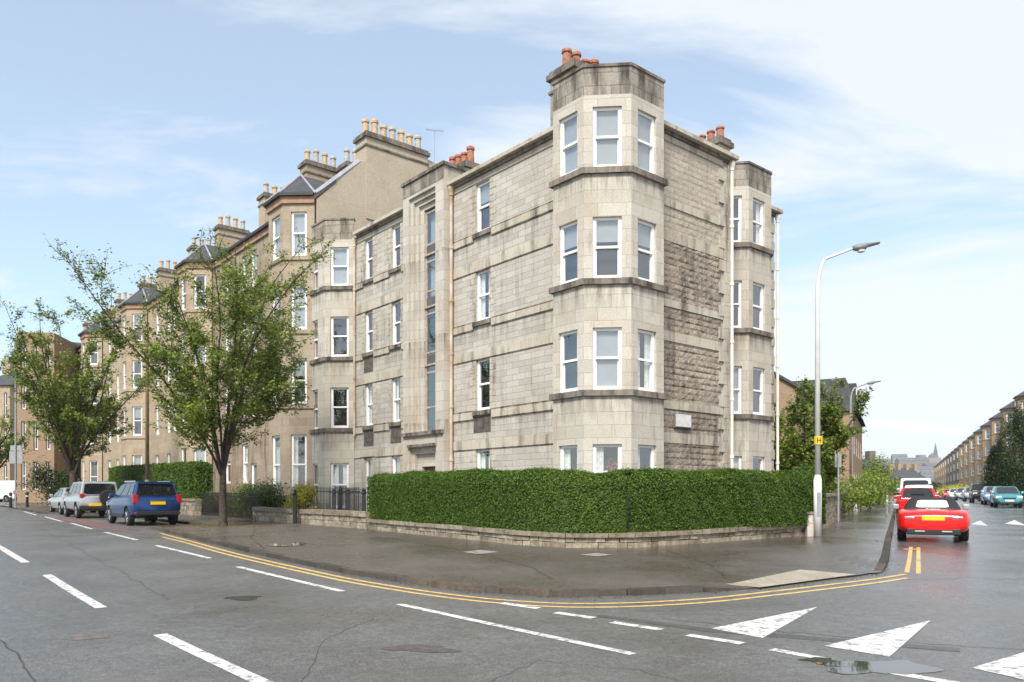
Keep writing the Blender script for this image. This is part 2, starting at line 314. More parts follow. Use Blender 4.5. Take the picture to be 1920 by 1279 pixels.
CARGLASS = mat('car_glass', (.012, .014, .015), .03, spec=.8); TYRE = mat('tyre_rubber', (.014, .014, .014), .85); RIM = mat('alloy_rim', (.5, .5, .51), .3, metal=.8)
PLATEY = mat('yellow_number_plate', (.80, .52, .01), .4); PLATEW = mat('white_number_plate', (.8, .8, .78), .4)
TAIL = mat('red_tail_lamp', (.42, .012, .012), .15, spec=.7); HEADL = mat('clear_lamp_lens', (.6, .62, .64), .12, spec=.8); PLASTIC = mat('black_plastic', (.02, .02, .021), .55); CHROME = mat('chrome', (.7, .7, .7), .15, metal=1)
LAMPW = mat('pale_lamp_column_paint', (.66, .66, .64), .5, noise=.12, nscale=2); GREYM = mat('galvanised_grey', (.33, .34, .34), .5, metal=.3, noise=.15)
# ------------------------------------------------------------------ ground, roads, pavements
def lerp_line(pts, Y):
    ys = [p[0] for p in pts]; xs = [p[1] for p in pts]; return float(np.interp(Y, ys, xs))
# the footway's edge: main street side (left branch) and side street side (right branch), both by distance
kerb_px = [(290, 993), (400, 1020), (600, 1066), (740, 1090), (870, 1107), (980, 1116), (1080, 1119), (1200, 1116), (1330, 1110), (1430, 1103), (1540, 1089), (1625, 1078), (1662, 1064), (1672, 1010), (1679, 966)]
kp = [G(x, y) for x, y in kerb_px]
def catmull(P, n=8):
    o = []
    for i in range(len(P)-1):
        a, b, c, d = P[max(i-1, 0)], P[i], P[i+1], P[min(i+2, len(P)-1)]
        for k in range(n):
            t = k/n; o.append(.5*((2*b)+(c-a)*t+(2*a-5*b+4*c-d)*t*t+(3*b-a-3*c+d)*t**3))
    o.append(P[-1]); return o
kc = catmull([Vector((p.x, p.y, 0)) for p in kp])
imin = min(range(len(kc)), key=lambda i: kc[i].y)
leftb = kc[:imin+1][::-1]; rightb = kc[imin:]
def mono(b):
    o = [b[0]]
    for p in b[1:]:
        if p.y > o[-1].y+.002: o.append(p)
    return o
leftb = mono(leftb); rightb = mono(rightb)
l0 = leftb[-1]; r0 = rightb[-1]
def ext(p, d, t): return p+d*t
INS = 2.15     # parking lay-by cut into the footway
leftb += [l0+DL*.6, l0+DL*1.0+V_*INS*.9, l0+DL*1.9+V_*INS, l0+DL*17.0+V_*INS, l0+DL*20.5+V_*.15, l0+DL*21.6, l0+DL*60, l0+DL*400]
KW = Vector((.4472, .8944, 0))
rightb += [r0+KW*10, r0+KW*60, r0+KW*520]
leftb = mono(leftb); rightb = mono(rightb)
LX = lambda Y: float(np.interp(Y, [p.y for p in leftb], [p.x for p in leftb]))
RX = lambda Y: float(np.interp(Y, [p.y for p in rightb], [p.x for p in rightb]))
ymin = leftb[0].y
DROPA, DROPB = G(1425, 1103), G(1640, 1074)
def kerbdrop(x, y):      # dropped crossing at the mouth of the side street
    a, b = DROPA, DROPB
    fx = max(0, min(1, (x-a.x+1.2)/1.2, (b.x+.5-x)/.5)); fy = max(0, min(1, (17-y)/2.5))
    return PAV-.085*fx*fy
rows = sorted(set([ymin+.001]+[p.y for p in leftb if p.y < 380]+[p.y for p in rightb if p.y < 380]+list(np.arange(math.ceil(ymin), 20, .25))+list(np.arange(20, 60, .5))+list(np.arange(60, 380, 6.0))))
mb = MB()
KWID = .15
def rowpts(Y):
    x0, x1 = LX(Y), RX(Y); n = 60
    ts = [i/n for i in range(n+1)]
    out = []
    for t in ts:
        x = x0+(x1-x0)*t; out.append((x, Y, g(Y)+max(kerbdrop(x, Y), .03)-.004))
    return out
prev = rowpts(rows[0])
for Y in rows[1:]:
    cur = rowpts(Y)
    for i in range(len(cur)-1): mb.poly([prev[i], prev[i+1], cur[i+1], cur[i]])
    prev = cur
struct('pavement', mb, PAVM)
# kerb stones follow both edges
mb = MB()
line = leftb[::-1]+rightb[1:]
def resample(line, step, maxd=200):
    o = [line[0]]
    for a, b in zip(line, line[1:]):
        d = (b-a).length
        if d < 1e-4: continue
        n = max(1, int(d/step))
        for k in range(1, n+1): o.append(a+(b-a)*k/n)
    return o
line = [p for p in resample(line, .45) if p.y < 170]
for a, b in zip(line, line[1:]):
    d = (b-a).normalized(); nrm = Vector((-d.y, d.x, 0))      # into the footway
    ha, hb = kerbdrop(a.x, a.y), kerbdrop(b.x, b.y)
    za, zb = g(a.y), g(b.y); ai = a+nrm*KWID; bi = b+nrm*KWID
    mb.poly([(a.x, a.y, za-.05), (b.x, b.y, zb-.05), (b.x, b.y, zb+hb), (a.x, a.y, za+ha)])
    mb.poly([(a.x, a.y, za+ha), (b.x, b.y, zb+hb), (bi.x, bi.y, g(bi.y)+hb+.003), (ai.x, ai.y, g(ai.y)+ha+.003)])
    mb.poly([(ai.x, ai.y, g(ai.y)+ha+.003), (bi.x, bi.y, g(bi.y)+hb+.003), (bi.x, bi.y, g(bi.y)-.02), (ai.x, ai.y, g(ai.y)-.02)])
struct('kerb', mb, KERBM)
# the road sheet: both carriageways, right up to and under the footway
mb = MB()
rY = list(np.arange(-30, 60, 1.0))+list(np.arange(60, 520, 10.0))
RK = lambda Y: 8.6+.5*Y        # far kerb of the side street
def roadrow(Y):
    x0 = -14-.842*max(Y-8, 0)-14; x1 = max(RK(Y), 30)
    if Y < 25: x1 = 60
    return [(x0+(x1-x0)*i/16, Y, g(Y)) for i in range(17)]
prev = roadrow(rY[0])
for Y in rY[1:]:
    cur = roadrow(Y)
    for i in range(16): mb.poly([prev[i], prev[i+1], cur[i+1], cur[i]])
    prev = cur
road = struct('road', mb, ROADM)
# far footway of the side street
mb = MB()
for Y0, Y1 in zip(list(np.arange(26, 500, 6)), list(np.arange(32, 506, 6))):
    a, b = RK(Y0), RK(Y1)
    mb.poly([(a, Y0, g(Y0)-.05), (a, Y0, g(Y0)+PAV), (b, Y1, g(Y1)+PAV), (b, Y1, g(Y1)-.05)])
    mb.poly([(a, Y0, g(Y0)+PAV), (a+2.6, Y0, g(Y0)+PAV), (b+2.6, Y1, g(Y1)+PAV), (b, Y1, g(Y1)+PAV)])
struct('far_pavement', mb, PAVM)
# land out to the horizon
mb = MB()
gY = list(np.arange(-60, 60, 4.0))+list(np.arange(60, 400, 20.0))+[500, 700, 1000, 1600, 2600, 4000]
for Y0, Y1 in zip(gY, gY[1:]):
    for i in range(12):
        xa, xb = -1, 1
        w0 = 200+1.5*abs(Y0); w1 = 200+1.5*abs(Y1); t0, t1 = -1+i/6, -1+(i+1)/6
        mb.poly([(w0*t0, Y0, g(Y0)-.06), (w0*t1, Y0, g(Y0)-.06), (w1*t1, Y1, g(Y1)-.06), (w1*t0, Y1, g(Y1)-.06)])
struct('ground', mb, EARTH)
# garden soil behind the walls (under the building's foot)
# ------------------------------------------------------------------ painted markings and patches, laid on the road
def flat(name, px, m, lift, sub=1, parent=None):
    pts = [G(x, y, lift) for x, y in px]
    mb = MB(); mb.poly([tuple(p) for p in pts]); return mb.build(name, m, parent)
def strip(name, px, w, m, lift=.004, parent=road, step=.4, h=None):
    P = [G(x, y) for x, y in px]; P = [Vector((p.x, p.y, 0)) for p in P]
    if len(P) > 2: P = catmull(P, 10)
    P = resample(P, step); mb = MB(); L = []
    for i, p in enumerate(P):
        d = (P[min(i+1, len(P)-1)]-P[max(i-1, 0)]).normalized(); n = Vector((-d.y, d.x, 0))*w/2
        L.append((p+n, p-n))
    for (a, b), (c, d) in zip(L, L[1:]):
        q = [b, d, c, a]
        mb.poly([(v.x, v.y, g(v.y)+lift+(h(v) if h else 0)) for v in q])
    return mb.build(name, m, parent)
for (a, b, w) in [((300, 1190), (520, 1293), .15), ((88, 1078), (190, 1140), .15), ((-60, 1000), (48, 1055), .15), ((-230, 905+35), (-100, 985), .15)]:
    strip('centre_line', [a, b], w, WPAINT)
for (a, b) in [((748, 1133), (1188, 1227)), ((446, 1063), (642, 1109)), ((292, 1023), (393, 1047)), ((197, 998), (257, 1013)), ((134, 981), (172, 992)), ((84, 969), (116, 978)), ((45, 959), (68, 966))]:
    strip('lane_line', [a, b], .12, WPAINT)
for (a, b) in [((940, 1131), (1010, 1141)), ((1042, 1149), (1113, 1159)), ((1147, 1167), (1240, 1181)), ((1290, 1191), (1392, 1207)), ((1447, 1218), (1556, 1238)), ((1640, 1256), (1830, 1288))]:
    strip('give_way_line', [a, b], .14, WPAINT)
for tri in ([(1334, 1178), (1430, 1196), (1533, 1138)], [(1545, 1211), (1668, 1231), (1745, 1163)], [(1822, 1252), (1990, 1290), (2010, 1196)], [(1820, 983), (1852, 986), (1838, 976)], [(1884, 982), (1926, 986), (1902, 975)]):
    flat('hump_triangle', tri, WPAINT, .004, parent=road)
yel = [(300, 1000), (400, 1027), (600, 1074), (740, 1100), (870, 1118), (980, 1128), (1080, 1132), (1200, 1130), (1330, 1122), (1450, 1109), (1560, 1096), (1640, 1086), (1698, 1077)]
strip('yellow_line', [(x, y) for x, y in yel], .09, YPAINT)
strip('yellow_line', [(x+4, y+7) for x, y in yel], .09, YPAINT)
strip('yellow_line', [(1700, 1074), (1705, 1050), (1708, 1026)], .08, YPAINT); strip('yellow_line', [(1722, 1076), (1722, 1050), (1722, 1027)], .08, YPAINT)
strip('yellow_line_end', [(1694, 1030), (1726, 1030)], .16, YPAINT)
REDSURF = paint('faded_red_lane_surface', (.16, .085, .075), .6, .5)
mbp = flat('red_lane_surface', [(95, 972), (130, 968), (330, 1004), (470, 1040), (430, 1036), (300, 1008), (200, 992)], REDSURF, .003, parent=road)
flat('tarmac_seam', [(1120, 1152), (1330, 1178), (1560, 1196), (1800, 1215), (1800, 1222), (1560, 1203), (1330, 1185), (1120, 1156)], PATCHM, .003, parent=road)
def blob(name, cx, cy, rx, ry, m, lift, seed, parent=None):
    r = random.Random(seed); px = []
    ph = [r.uniform(0, 6.3) for _ in range(4)]
    for k in range(28):
        t = 2*pi*k/28; q = 1+.22*sin(2*t+ph[0])+.16*sin(3*t+ph[1])+.1*sin(5*t+ph[2])+.07*sin(9*t+ph[3])
        px.append((cx+rx*q*cos(t), cy-ry*q*sin(t)))
    mb = MB(); mb.poly([tuple(G(x, y, lift)) for x, y in px]); return mb.build(name, m, parent)
def crack(px, w, seed, nm='road_crack'):
    r = random.Random(seed); P = []
    for (a, b), (c, d) in zip(px, px[1:]):
        for k in range(10): P.append((a+(c-a)*k/10+r.gauss(0, 2.2), b+(d-b)*k/10+r.gauss(0, .9)))
    strip(nm, P+[px[-1]], w*.6, CRACK, .003, step=.12)
CRACK = mat('crack_tar', (.05, .048, .046), .6, noise=.4)
crack([(-20, 1185), (30, 1225), (72, 1290)], .03, 1); crack([(60, 985), (150, 1030), (240, 1080), (320, 1125)], .02, 2); crack([(560, 1290), (610, 1200), (700, 1160)], .012, 3); crack([(1240, 1160), (1480, 1186), (1700, 1205), (1925, 1219)], .02, 4); crack([(1690, 1090), (1800, 1084), (1930, 1086)], .015, 5); crack([(900, 1285), (1010, 1240), (1180, 1255), (1330, 1290)], .01, 6)
blob('puddle', 1660, 1252, 82, 15, PUDDLE, .005, 3, road); blob('puddle', 1580, 1244, 40, 6, PUDDLE, .006, 8, road)
blob('mud_patch', 1535, 1237, 34, 4, mat('mossy_mud', (.03, .034, .016), .9, noise=.6, nscale=20), .007, 5, road)
blob('pothole', 455, 1121, 38, 3.5, mat('mossy_mud'), .005, 6, road); blob('pothole', 790, 1216, 62, 7, mat('old_brown_patch', (.085, .075, .066), .6, noise=.4, nscale=14), .004, 12, road)
blob('puddle', 532, 1022, 26, 2.6, PUDDLE, PAV+.004, 4); blob('puddle', 560, 1019, 14, 2, PUDDLE, PAV+.005, 14)
for o in C.objects:
    if o.name.startswith('puddle') and o.parent is None: o['kind'] = 'structure'
tag(flat('inspection_cover', [(866, 1035), (902, 1031), (936, 1035), (898, 1039)], mat('worn_steel_cover', (.42, .40, .36), .35, metal=.3, noise=.2), PAV+.003), 'pale flat access cover in the pavement left of the hedge gap', 'cover', 'covers in the pavement')
tag(flat('inspection_cover', [(1086, 1040), (1118, 1037), (1150, 1040), (1120, 1043)], mat('worn_steel_cover'), PAV+.003), 'pale flat access cover in the pavement below the hedge gap', 'cover', 'covers in the pavement')
mh = MB(); q = [G(128, 1189, .004), G(190, 1184, .004), G(208, 1195, .004), G(138, 1201, .004)]; mh.poly([tuple(p) for p in q])
tag(mh.build('manhole_cover', mat('brown_iron_cover', (.17, .145, .125), .5, metal=.3, noise=.4, bump=.6, bscale=60)), 'rusty square manhole cover set in the road at lower left', 'manhole')
q = [G(x, y, .06) for x, y in ((1360, 1093), (1424, 1098), (1606, 1074), (1500, 1065))]
mb = MB(); bil = lambda a, b: q[0]*(1-a)*(1-b)+q[1]*a*(1-b)+q[2]*a*b+q[3]*(1-a)*b
tz = lambda p: (p.x, p.y, g(p.y)+max(kerbdrop(p.x, p.y), .03)+.002)
for i in range(12):
    for j in range(12): mb.poly([tz(bil(i/12, j/12)), tz(bil((i+1)/12, j/12)), tz(bil((i+1)/12, (j+1)/12)), tz(bil(i/12, (j+1)/12))])
struct('tactile_paving', mb, PALESLAB)
# ------------------------------------------------------------------ building kit (local frame: x to the right along the front, front faces -y, z up)
def V2(p): return Vector((p[0], p[1]))
def wall(mb, p0, p1, z0, z1, ops=(), reveal=.2, mi=0, z1b=None):
    p0, p1 = V2(p0), V2(p1); L = (p1-p0).length; d = (p1-p0)/L; inw = Vector((-d.y, d.x))
    def pt(s, z, o=0): q = p0+d*s+inw*o; return (q.x, q.y, z)
    ss = sorted({0, L}|{v for o in ops for v in o[:2]}); zs = sorted({z0, z1}|{v for o in ops for v in o[2:4]})
    for a, b in zip(ss, ss[1:]):
        run = None
        for c, e in zip(zs, zs[1:]):
            hole = any(o[0]-1e-6 <= a and b <= o[1]+1e-6 and o[2]-1e-6 <= c and e <= o[3]+1e-6 for o in ops)
            if hole:
                if run is not None: mb.poly([pt(a, run), pt(b, run), pt(b, c), pt(a, c)], mi); run = None
            elif run is None: run = c
        if run is not None: mb.poly([pt(a, run), pt(b, run), pt(b, zs[-1]), pt(a, zs[-1])], mi)
    for (a, b, c, e) in [o[:4] for o in ops]:
        r = reveal
        mb.poly([pt(a, c), pt(a, c, r), pt(a, e, r), pt(a, e)], mi); mb.poly([pt(b, c, r), pt(b, c), pt(b, e), pt(b, e, r)], mi)
        mb.poly([pt(a, e), pt(a, e, r), pt(b, e, r), pt(b, e)], mi); mb.poly([pt(a, c, r), pt(a, c), pt(b, c), pt(b, c, r)], mi)
def band(mb, pts, z0, z1, out, mi=0, back=.05):
    pts = [V2(p) for p in pts]; off = []
    for i, p in enumerate(pts):
        ds = []
        if i > 0: ds.append((p-pts[i-1]).normalized())
        if i < len(pts)-1: ds.append((pts[i+1]-p).normalized())
        ns = [Vector((d.y, -d.x)) for d in ds]
        if len(ns) == 1: off.append((ns[0], 1))
        else:
            b = (ns[0]+ns[1]).normalized(); off.append((b, 1/max(.3, b.dot(ns[0]))))
    o = [p+n*out*k for p, (n, k) in zip(pts, off)]; q = [p-n*back*k for p, (n, k) in zip(pts, off)]
    for i in range(len(pts)-1):
        a, b, c, d = o[i], o[i+1], q[i+1], q[i]
        mb.poly([(a.x,a.y,z0),(b.x,b.y,z0),(b.x,b.y,z1),(a.x,a.y,z1)], mi); mb.poly([(a.x,a.y,z1),(b.x,b.y,z1),(c.x,c.y,z1),(d.x,d.y,z1)], mi); mb.poly([(d.x,d.y,z0),(c.x,c.y,z0),(b.x,b.y,z0),(a.x,a.y,z0)], mi)
    a, d = o[0], q[0]; mb.poly([(d.x,d.y,z0),(a.x,a.y,z0),(a.x,a.y,z1),(d.x,d.y,z1)], mi)
    a, d = o[-1], q[-1]; mb.poly([(a.x,a.y,z0),(d.x,d.y,z0),(d.x,d.y,z1),(a.x,a.y,z1)], mi)
wr = random.Random(11)
def window(parent, p0, p1, op, reveal=.2, style='sash', inner=None, sill=None, detail=True, fw=.075, depth=.32):
    s0, s1, z0, z1 = op[:4]
    p0, p1 = V2(p0), V2(p1); d = (p1-p0).normalized(); inw = Vector((-d.y, d.x))
    ax, ay = (d.x, d.y), (inw.x, inw.y); o = p0
    f = MB(); r = reveal-.12; w = s1-s0; h = z1-z0; zm = z0+h*(.52 if style != 'low' else .3)
    def bar(a, b, c, e, y0, y1, mi=0): f.obox(o, ax, ay, a, b, y0, y1, c, e, mi)
    bar(s0, s0+fw, z0, z1, r, r+.1); bar(s1-fw, s1, z0, z1, r, r+.1); bar(s0+fw, s1-fw, z1-fw, z1, r, r+.1); bar(s0+fw, s1-fw, z0, z0+fw*1.5, r, r+.1)
    if style in ('sash', 'low', 'open'):
        bar(s0+fw, s1-fw, zm-.035, zm+.03, r-.008, r+.06)
        if detail:
            bar(s0+fw, s0+fw+.028, zm, z1-fw, r+.012, r+.05); bar(s1-fw-.028, s1-fw, zm, z1-fw, r+.012, r+.05)
            bar(s0+fw, s0+fw+.035, z0+fw*1.5, zm-.035, r+.05, r+.09); bar(s1-fw-.035, s1-fw, z0+fw*1.5, zm-.035, r+.05, r+.09)
    # the room behind
    e = r+depth
    def P(s, z, y): q = o+d*s+inw*y; return (q.x, q.y, z)
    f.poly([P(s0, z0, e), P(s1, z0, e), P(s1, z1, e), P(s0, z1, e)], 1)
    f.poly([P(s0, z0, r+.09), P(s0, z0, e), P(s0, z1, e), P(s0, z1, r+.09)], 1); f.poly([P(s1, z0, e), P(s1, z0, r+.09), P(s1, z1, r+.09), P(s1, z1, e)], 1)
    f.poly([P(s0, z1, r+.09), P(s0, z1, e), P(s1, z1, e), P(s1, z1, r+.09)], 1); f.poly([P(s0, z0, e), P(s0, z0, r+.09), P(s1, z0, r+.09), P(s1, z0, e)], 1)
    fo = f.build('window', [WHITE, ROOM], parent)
    g_ = MB(); gy = r+.04
    g_.poly([P(s0+fw*.8, z0+fw, gy+.025), P(s1-fw*.8, z0+fw, gy+.025), P(s1-fw*.8, zm, gy+.025), P(s0+fw*.8, zm, gy+.025)]); g_.poly([P(s0+fw*.8, zm, gy), P(s1-fw*.8, zm, gy), P(s1-fw*.8, z1-fw*.8, gy), P(s0+fw*.8, z1-fw*.8, gy)])
    g_.build('pane', GLASS, fo)
    inner = inner if inner is not None else wr.choice(['', '', 'half', 'blind', 'curtains', 'left'])
    if detail and inner:
        c = MB(); y = r+.11
        if inner == 'blind': c.poly([P(s0+.06, z0+.06, y), P(s1-.06, z0+.06, y), P(s1-.06, z1-.04, y), P(s0+.06, z1-.04, y)]); m = BLIND; nm = 'roller_blind'
        elif inner == 'half': c.poly([P(s0+.06, z1-h*.38, y), P(s1-.06, z1-h*.38, y), P(s1-.06, z1-.04, y), P(s0+.06, z1-.04, y)]); m = BLIND; nm = 'roller_blind'
        else:
            nm = 'curtain'; m = CURT
            def fold(a, b):
                n = 8
                for k in range(n):
                    t0, t1 = a+(b-a)*k/n, a+(b-a)*(k+1)/n; y0, y1 = y+.03*(k % 2), y+.03*((k+1) % 2)
                    c.poly([P(t0, z0+.06, y0), P(t1, z0+.06, y1), P(t1, z1-.05, y1), P(t0, z1-.05, y0)])
            if inner in ('curtains', 'left'): fold(s0+.06, s0+w*.38)
            if inner in ('curtains', 'right'): fold(s1-w*.38, s1-.06)
        c.build(nm, m, fo)
    if sill:
        s_ = MB(); s_.obox(o, ax, ay, s0-.1, s1+.1, -.09, reveal-.02, z0-.15, z0, 0); s_.build('sill', sill, fo)
    return fo
def chimney(name, parent, x0, x1, y0, y1, z0, z1, m, pots, potm, poth=.6, along='x', r=.13, cap=None):
    mb = MB(); mb.box(x0, x1, y0, y1, z0, z1); 
    mb.box(x0-.1, x1+.1, y0-.1, y1+.1, z1+.002, z1+.16, 1); mb.box(x0-.03, x1+.03, y0-.03, y1+.03, z1+.162, z1+.27, 1)
    mb.box(x0-.05, x1+.05, y0-.05, y1+.05, z1-.42, z1-.34, 1)
    st = mb.build('chimney_stack', [m, cap or SILL], parent)
    rr = random.Random(int(abs(x0*13+z1*7))+pots)
    for k in range(pots):
        t = (k+.5)/pots; px, py = ((x0+(x1-x0)*t, (y0+y1)/2) if along == 'x' else ((x0+x1)/2, y0+(y1-y0)*t))
        h = poth*rr.uniform(.85, 1.1); p = MB()
        p.lathe([(r*1.08, 0), (r, .06), (r*.86, h*.8), (r*1.1, h*.82), (r*1.12, h*.93), (r*.98, h), (r*.75, h), (r*.7, h*.6)], (px, py, z1+.27), 12)
        p.build('chimney_pot', potm if not isinstance(potm, list) else rr.choice(potm), st, smooth=False)
STAINM = stone('brown_stained_stone', (.30, .24, .17), (.40, .34, .26), .9, 2.0, .004, soot=.95, bump=.3, thresh=.38, warmth=.6)
# ------------------------------------------------------------------ the pale corner tenement
OX, OY = 2.824, 22.10
GZ = g(23)+.02
def lc(x, y): return (OX+U_.x*x+V_.x*y, OY+U_.y*x+V_.y*y)
T = thing('corner_tenement', 'pale grey stone corner tenement with bay windows behind the clipped hedge', 'building', (OX, OY, 0), ANG)
EAV = 12.78; PTOP = 13.54
FS = [1.47, 4.55, 7.62, 10.67]        # window sill heights
FH = [3.24, 6.34, 9.38, 12.40]        # window heads
stain = MB(); wallm = MB(); trim = MB(); sillm = MB(); para = MB(); soot = MB()
wins = []
# long front: from the brown tenement to the corner
LB0, LB1 = -14.93, -15.78          # left bay: wall end and projecting edge
xs_front = [(-6.33, -5.55), (-11.88, -11.22), (-14.02, -13.36)]
def frontpart(xa, xb, cols):
    ops = []
    for (a, b) in cols:
        for k in range(4):
            z0 = FS[k]; 
            if k == 0 and a < -13: z0 = GZ+.1
            ops.append((a-xa, b-xa, z0, FH[k]-.02))
    wall(wallm, (xa, 0), (xb, 0), GZ-.4, EAV, ops, .2)
    for o in ops: wins.append(((xa, 0), (xb, 0), o, None))
TX0, TX1 = -10.42, -7.72              # stair tower
frontpart(-16.95, TX0, xs_front[1:]); frontpart(TX1, -.0, xs_front[:1])
# courses on the front
def stedge(x0, x1, a, b, out): m = MB(); band(m, [(x0, 0), (x1, 0)], a, b, out); m.build('stained_course_edge', STAINM, T)
SB = [(4.28, 4.53), (7.385, 7.605), (10.44, 10.66)]; LBN = [(3.24, 3.56), (6.34, 6.64), (9.38, 9.72)]
def pieces(x0, x1, gaps):
    out = []; c = x0
    for a, b in sorted(gaps):
        if a > c: out.append((c, a))
        c = max(c, b)
    if c < x1: out.append((c, x1))
    return out
for (x0, x1, cols) in ((-14.9, TX0-.02, xs_front[1:]), (TX1+.02, -1.33, xs_front[:1])):
    for (a, b) in SB:
        for p, q in pieces(x0, x1, [(u-.12, v+.12) for u, v in cols]): band(trim, [(p, 0), (q, 0)], a, b, .045)
    for (a, b) in LBN: band(trim, [(x0, 0), (x1, 0)], a, b, .035)
    for (a, b) in SB:
        for p, q in pieces(x0, x1, [(u-.12, v+.12) for u, v in cols]): stedge(p, q, a-.035, a-.002, .03); stedge(p, q, b+.002, b+.055, .02)
    for (a, b) in LBN: stedge(x0, x1, a-.03, a-.002, .022)
    band(trim, [(x0, 0), (x1, 0)], 12.42, 12.6, .03)
    # toothed jambs beside the windows
    for (u, v) in cols:
        for k in range(4):
            z = FS[k]+.02; j = 0
            if k == 0 and u < -13: continue
            while z < FH[k]-.1:
                zt = min(z+.21, FH[k]-.04); w = .2 if j % 2 else .34
                band(trim, [(u-w, 0), (u-.003, 0)], z, zt-.012, .012); band(trim, [(v+.003, 0), (v+w, 0)], z, zt-.012, .012)
                z += .22; j += 1
# eaves gutter
def gutter(pts):
    gut = MB(); band(gut, pts, 12.602, 12.72, .10, 1); band(gut, pts, 12.718, 12.84, .26, 0); gut.build('gutter', [TRIM, SILL], T)
for (x0, x1) in ((-14.6, TX0-.03), (TX1+.03, -1.34)): gutter([(x0, 0), (x1, 0)])
# stair tower
ty = -.38
mbT = MB(); sx0, sx1 = -9.42, -8.5
st_z0, st_z1 = 4.0, 12.35
steps = [(-10.02, -8.24), (-9.84, -8.33), (-9.64, -8.42)]
wall(mbT, (TX0, ty), (TX1, ty), 4.0, PTOP, [(steps[0][0]-TX0, steps[0][1]-TX0, st_z0+.001, 12.85)], .1)
for k in range(3):
    a, b = steps[k]; na, nb = steps[k+1] if k < 2 else (sx0, sx1); y = ty+.1*(k+1); zt = 12.85-.17*k
    wall(mbT, (a, y), (b, y), st_z0, zt, [(na-a, nb-a, st_z0+.001, zt-.17)], .1 if k < 2 else .12)
wall(mbT, (TX1, ty), (TX1, 0), GZ-.4, PTOP); wall(mbT, (TX0, 1.2), (TX0, ty), GZ-.4, PTOP); wall(mbT, (TX1, 0), (TX1, 1.2), EAV, PTOP); wall(mbT, (TX1, 1.2), (TX0, 1.2), EAV, PTOP)
dx0, dx1 = -9.5, -8.55
wall(mbT, (TX0, ty), (TX1, ty), GZ-.4, 4.0, [(-9.98-TX0, -8.2-TX0, GZ-.3, 3.42)], .12)
wall(mbT, (-9.98, ty+.12), (-8.2, ty+.12), GZ-.3, 3.42, [(.22, 1.56, GZ-.29, 3.2)], .14)
wall(mbT, (-9.76, ty+.26), (-8.42, ty+.26), GZ-.3, 3.2, [(.26, 1.2, GZ-.29, 2.72)], .2)
band(mbT, [(TX0, ty), (TX1, ty)], 3.86, 4.0, .1, 1); band(mbT, [(-10.02, ty), (-8.16, ty)], 3.44, 3.54, .09, 1); 
mbT.poly([(TX0, ty, 13.4), (TX1, ty, 13.4), (TX1, 1.2, 13.4), (TX0, 1.2, 13.4)])
band(mbT, [(TX0, 1.2), (TX0, ty), (TX1, ty), (TX1, 1.2)], 13.44, 13.56, .07, 1, back=.25)
mbT.build('stair_tower', [ASHL, SILL], T)
para.box(TX0-.004, TX1+.004, ty-.012, ty+.0, 12.98, 13.43)
swn = MB(); STEEL = mat('rusty_stair_window_frame', (.45, .36, .28), .6, noise=.5, nscale=5, ramp=((.46, .43, .38), (.30, .21, .14)))
SPAN = mat('dark_spandrel_panel', (.10, .095, .09), .5, noise=.3, nscale=4)
ya = ty+.37
for a, b in ((sx0, sx0+.07), (sx1-.07, sx1)): swn.box(a, b, ya, ya+.06, st_z0, 12.3)
for z in (4.0, 4.9, 6.2, 6.95, 8.4, 9.25, 10.35, 11.0, 12.2): swn.box(sx0+.07, sx1-.07, ya, ya+.06, z, z+.07)
for z in (6.55, 8.72, 10.68): swn.box(sx0+.07, sx1-.07, ya+.005, ya+.055, z, z+.32, 1); swn.box(sx0-.06, sx1+.02, ya-.06, ya+.04, z-.07, z-.002)
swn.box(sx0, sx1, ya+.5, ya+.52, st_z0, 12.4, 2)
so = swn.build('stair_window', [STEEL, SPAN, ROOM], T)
gp = MB(); gp.poly([(sx0+.03, ya+.03, 4.0), (sx1-.03, ya+.03, 4.0), (sx1-.03, ya+.03, 12.3), (sx0+.03, ya+.03, 12.3)]); gp.build('pane', GLASS, so)
gp = MB(); gp.box(sx0+.06, sx1-.06, ya+.2, ya+.21, 8.8, 12.2); gp.build('roller_blind', BLIND, so)
dm = MB(); dm.box(dx0, dx1, ty+.42, ty+.47, GZ-.1, 2.72); dm.box(dx0+.12, dx1-.12, ty+.405, ty+.42, GZ+.1, GZ+.9); dm.box(dx0+.12, dx1-.12, ty+.405, ty+.42, GZ+1.1, 2.5)
do = dm.build('door', REDDOOR, T); hm = MB(); hm.lathe([(.03, 0), (.045, .03), (.03, .06)], (dx1-.1, ty+.37, GZ+1.0), 10); hm.build('handle', CHROME, do)
# corner bay, left bay, right bay
def bay(parent, pts, wfaces, z_sills, z_heads, wallmat, paramat, sillmat, ptop, gz, inners=None, coping=True, low=None, name='bay', flat_roof=True):
    mb = MB(); pa = MB(); si = MB(); courses = []
    zp = z_heads[-1]+.32
    for i, (a, b) in enumerate(zip(pts, pts[1:])):
        L = (V2(b)-V2(a)).length; ops = []
        if i in wfaces:
            c, w = wfaces[i]
            for k in range(len(z_sills)):
                s0 = L*c-w/2; ops.append((s0, s0+w, z_sills[k], z_heads[k]))
        wall(mb, a, b, gz-.4, zp, ops, .2)
        wall(pa, a, b, zp, ptop)
        for k, o in enumerate(ops):
            inn = inners.get((i, k)) if inners else None
            todo.append((a, b, o, inn, 'sash'))
    for k, z in enumerate(z_sills):
        if k == 0 and low: continue
        band(si, pts, z-.17, z-.005, .09); courses.append(si); si = MB()
    if coping:
        band(si, pts, ptop-.002, ptop+.075, .035, back=.25); cope = si
        pa.poly([(p[0], p[1], ptop-.05) for p in pts])
    b = mb.build(name, wallmat, parent); pa.build('parapet', paramat, b)
    for c in courses: c.build('sill_course', sillmat, b)
    if coping: cope.build('coping', sillmat, b)
    return b
todo = []
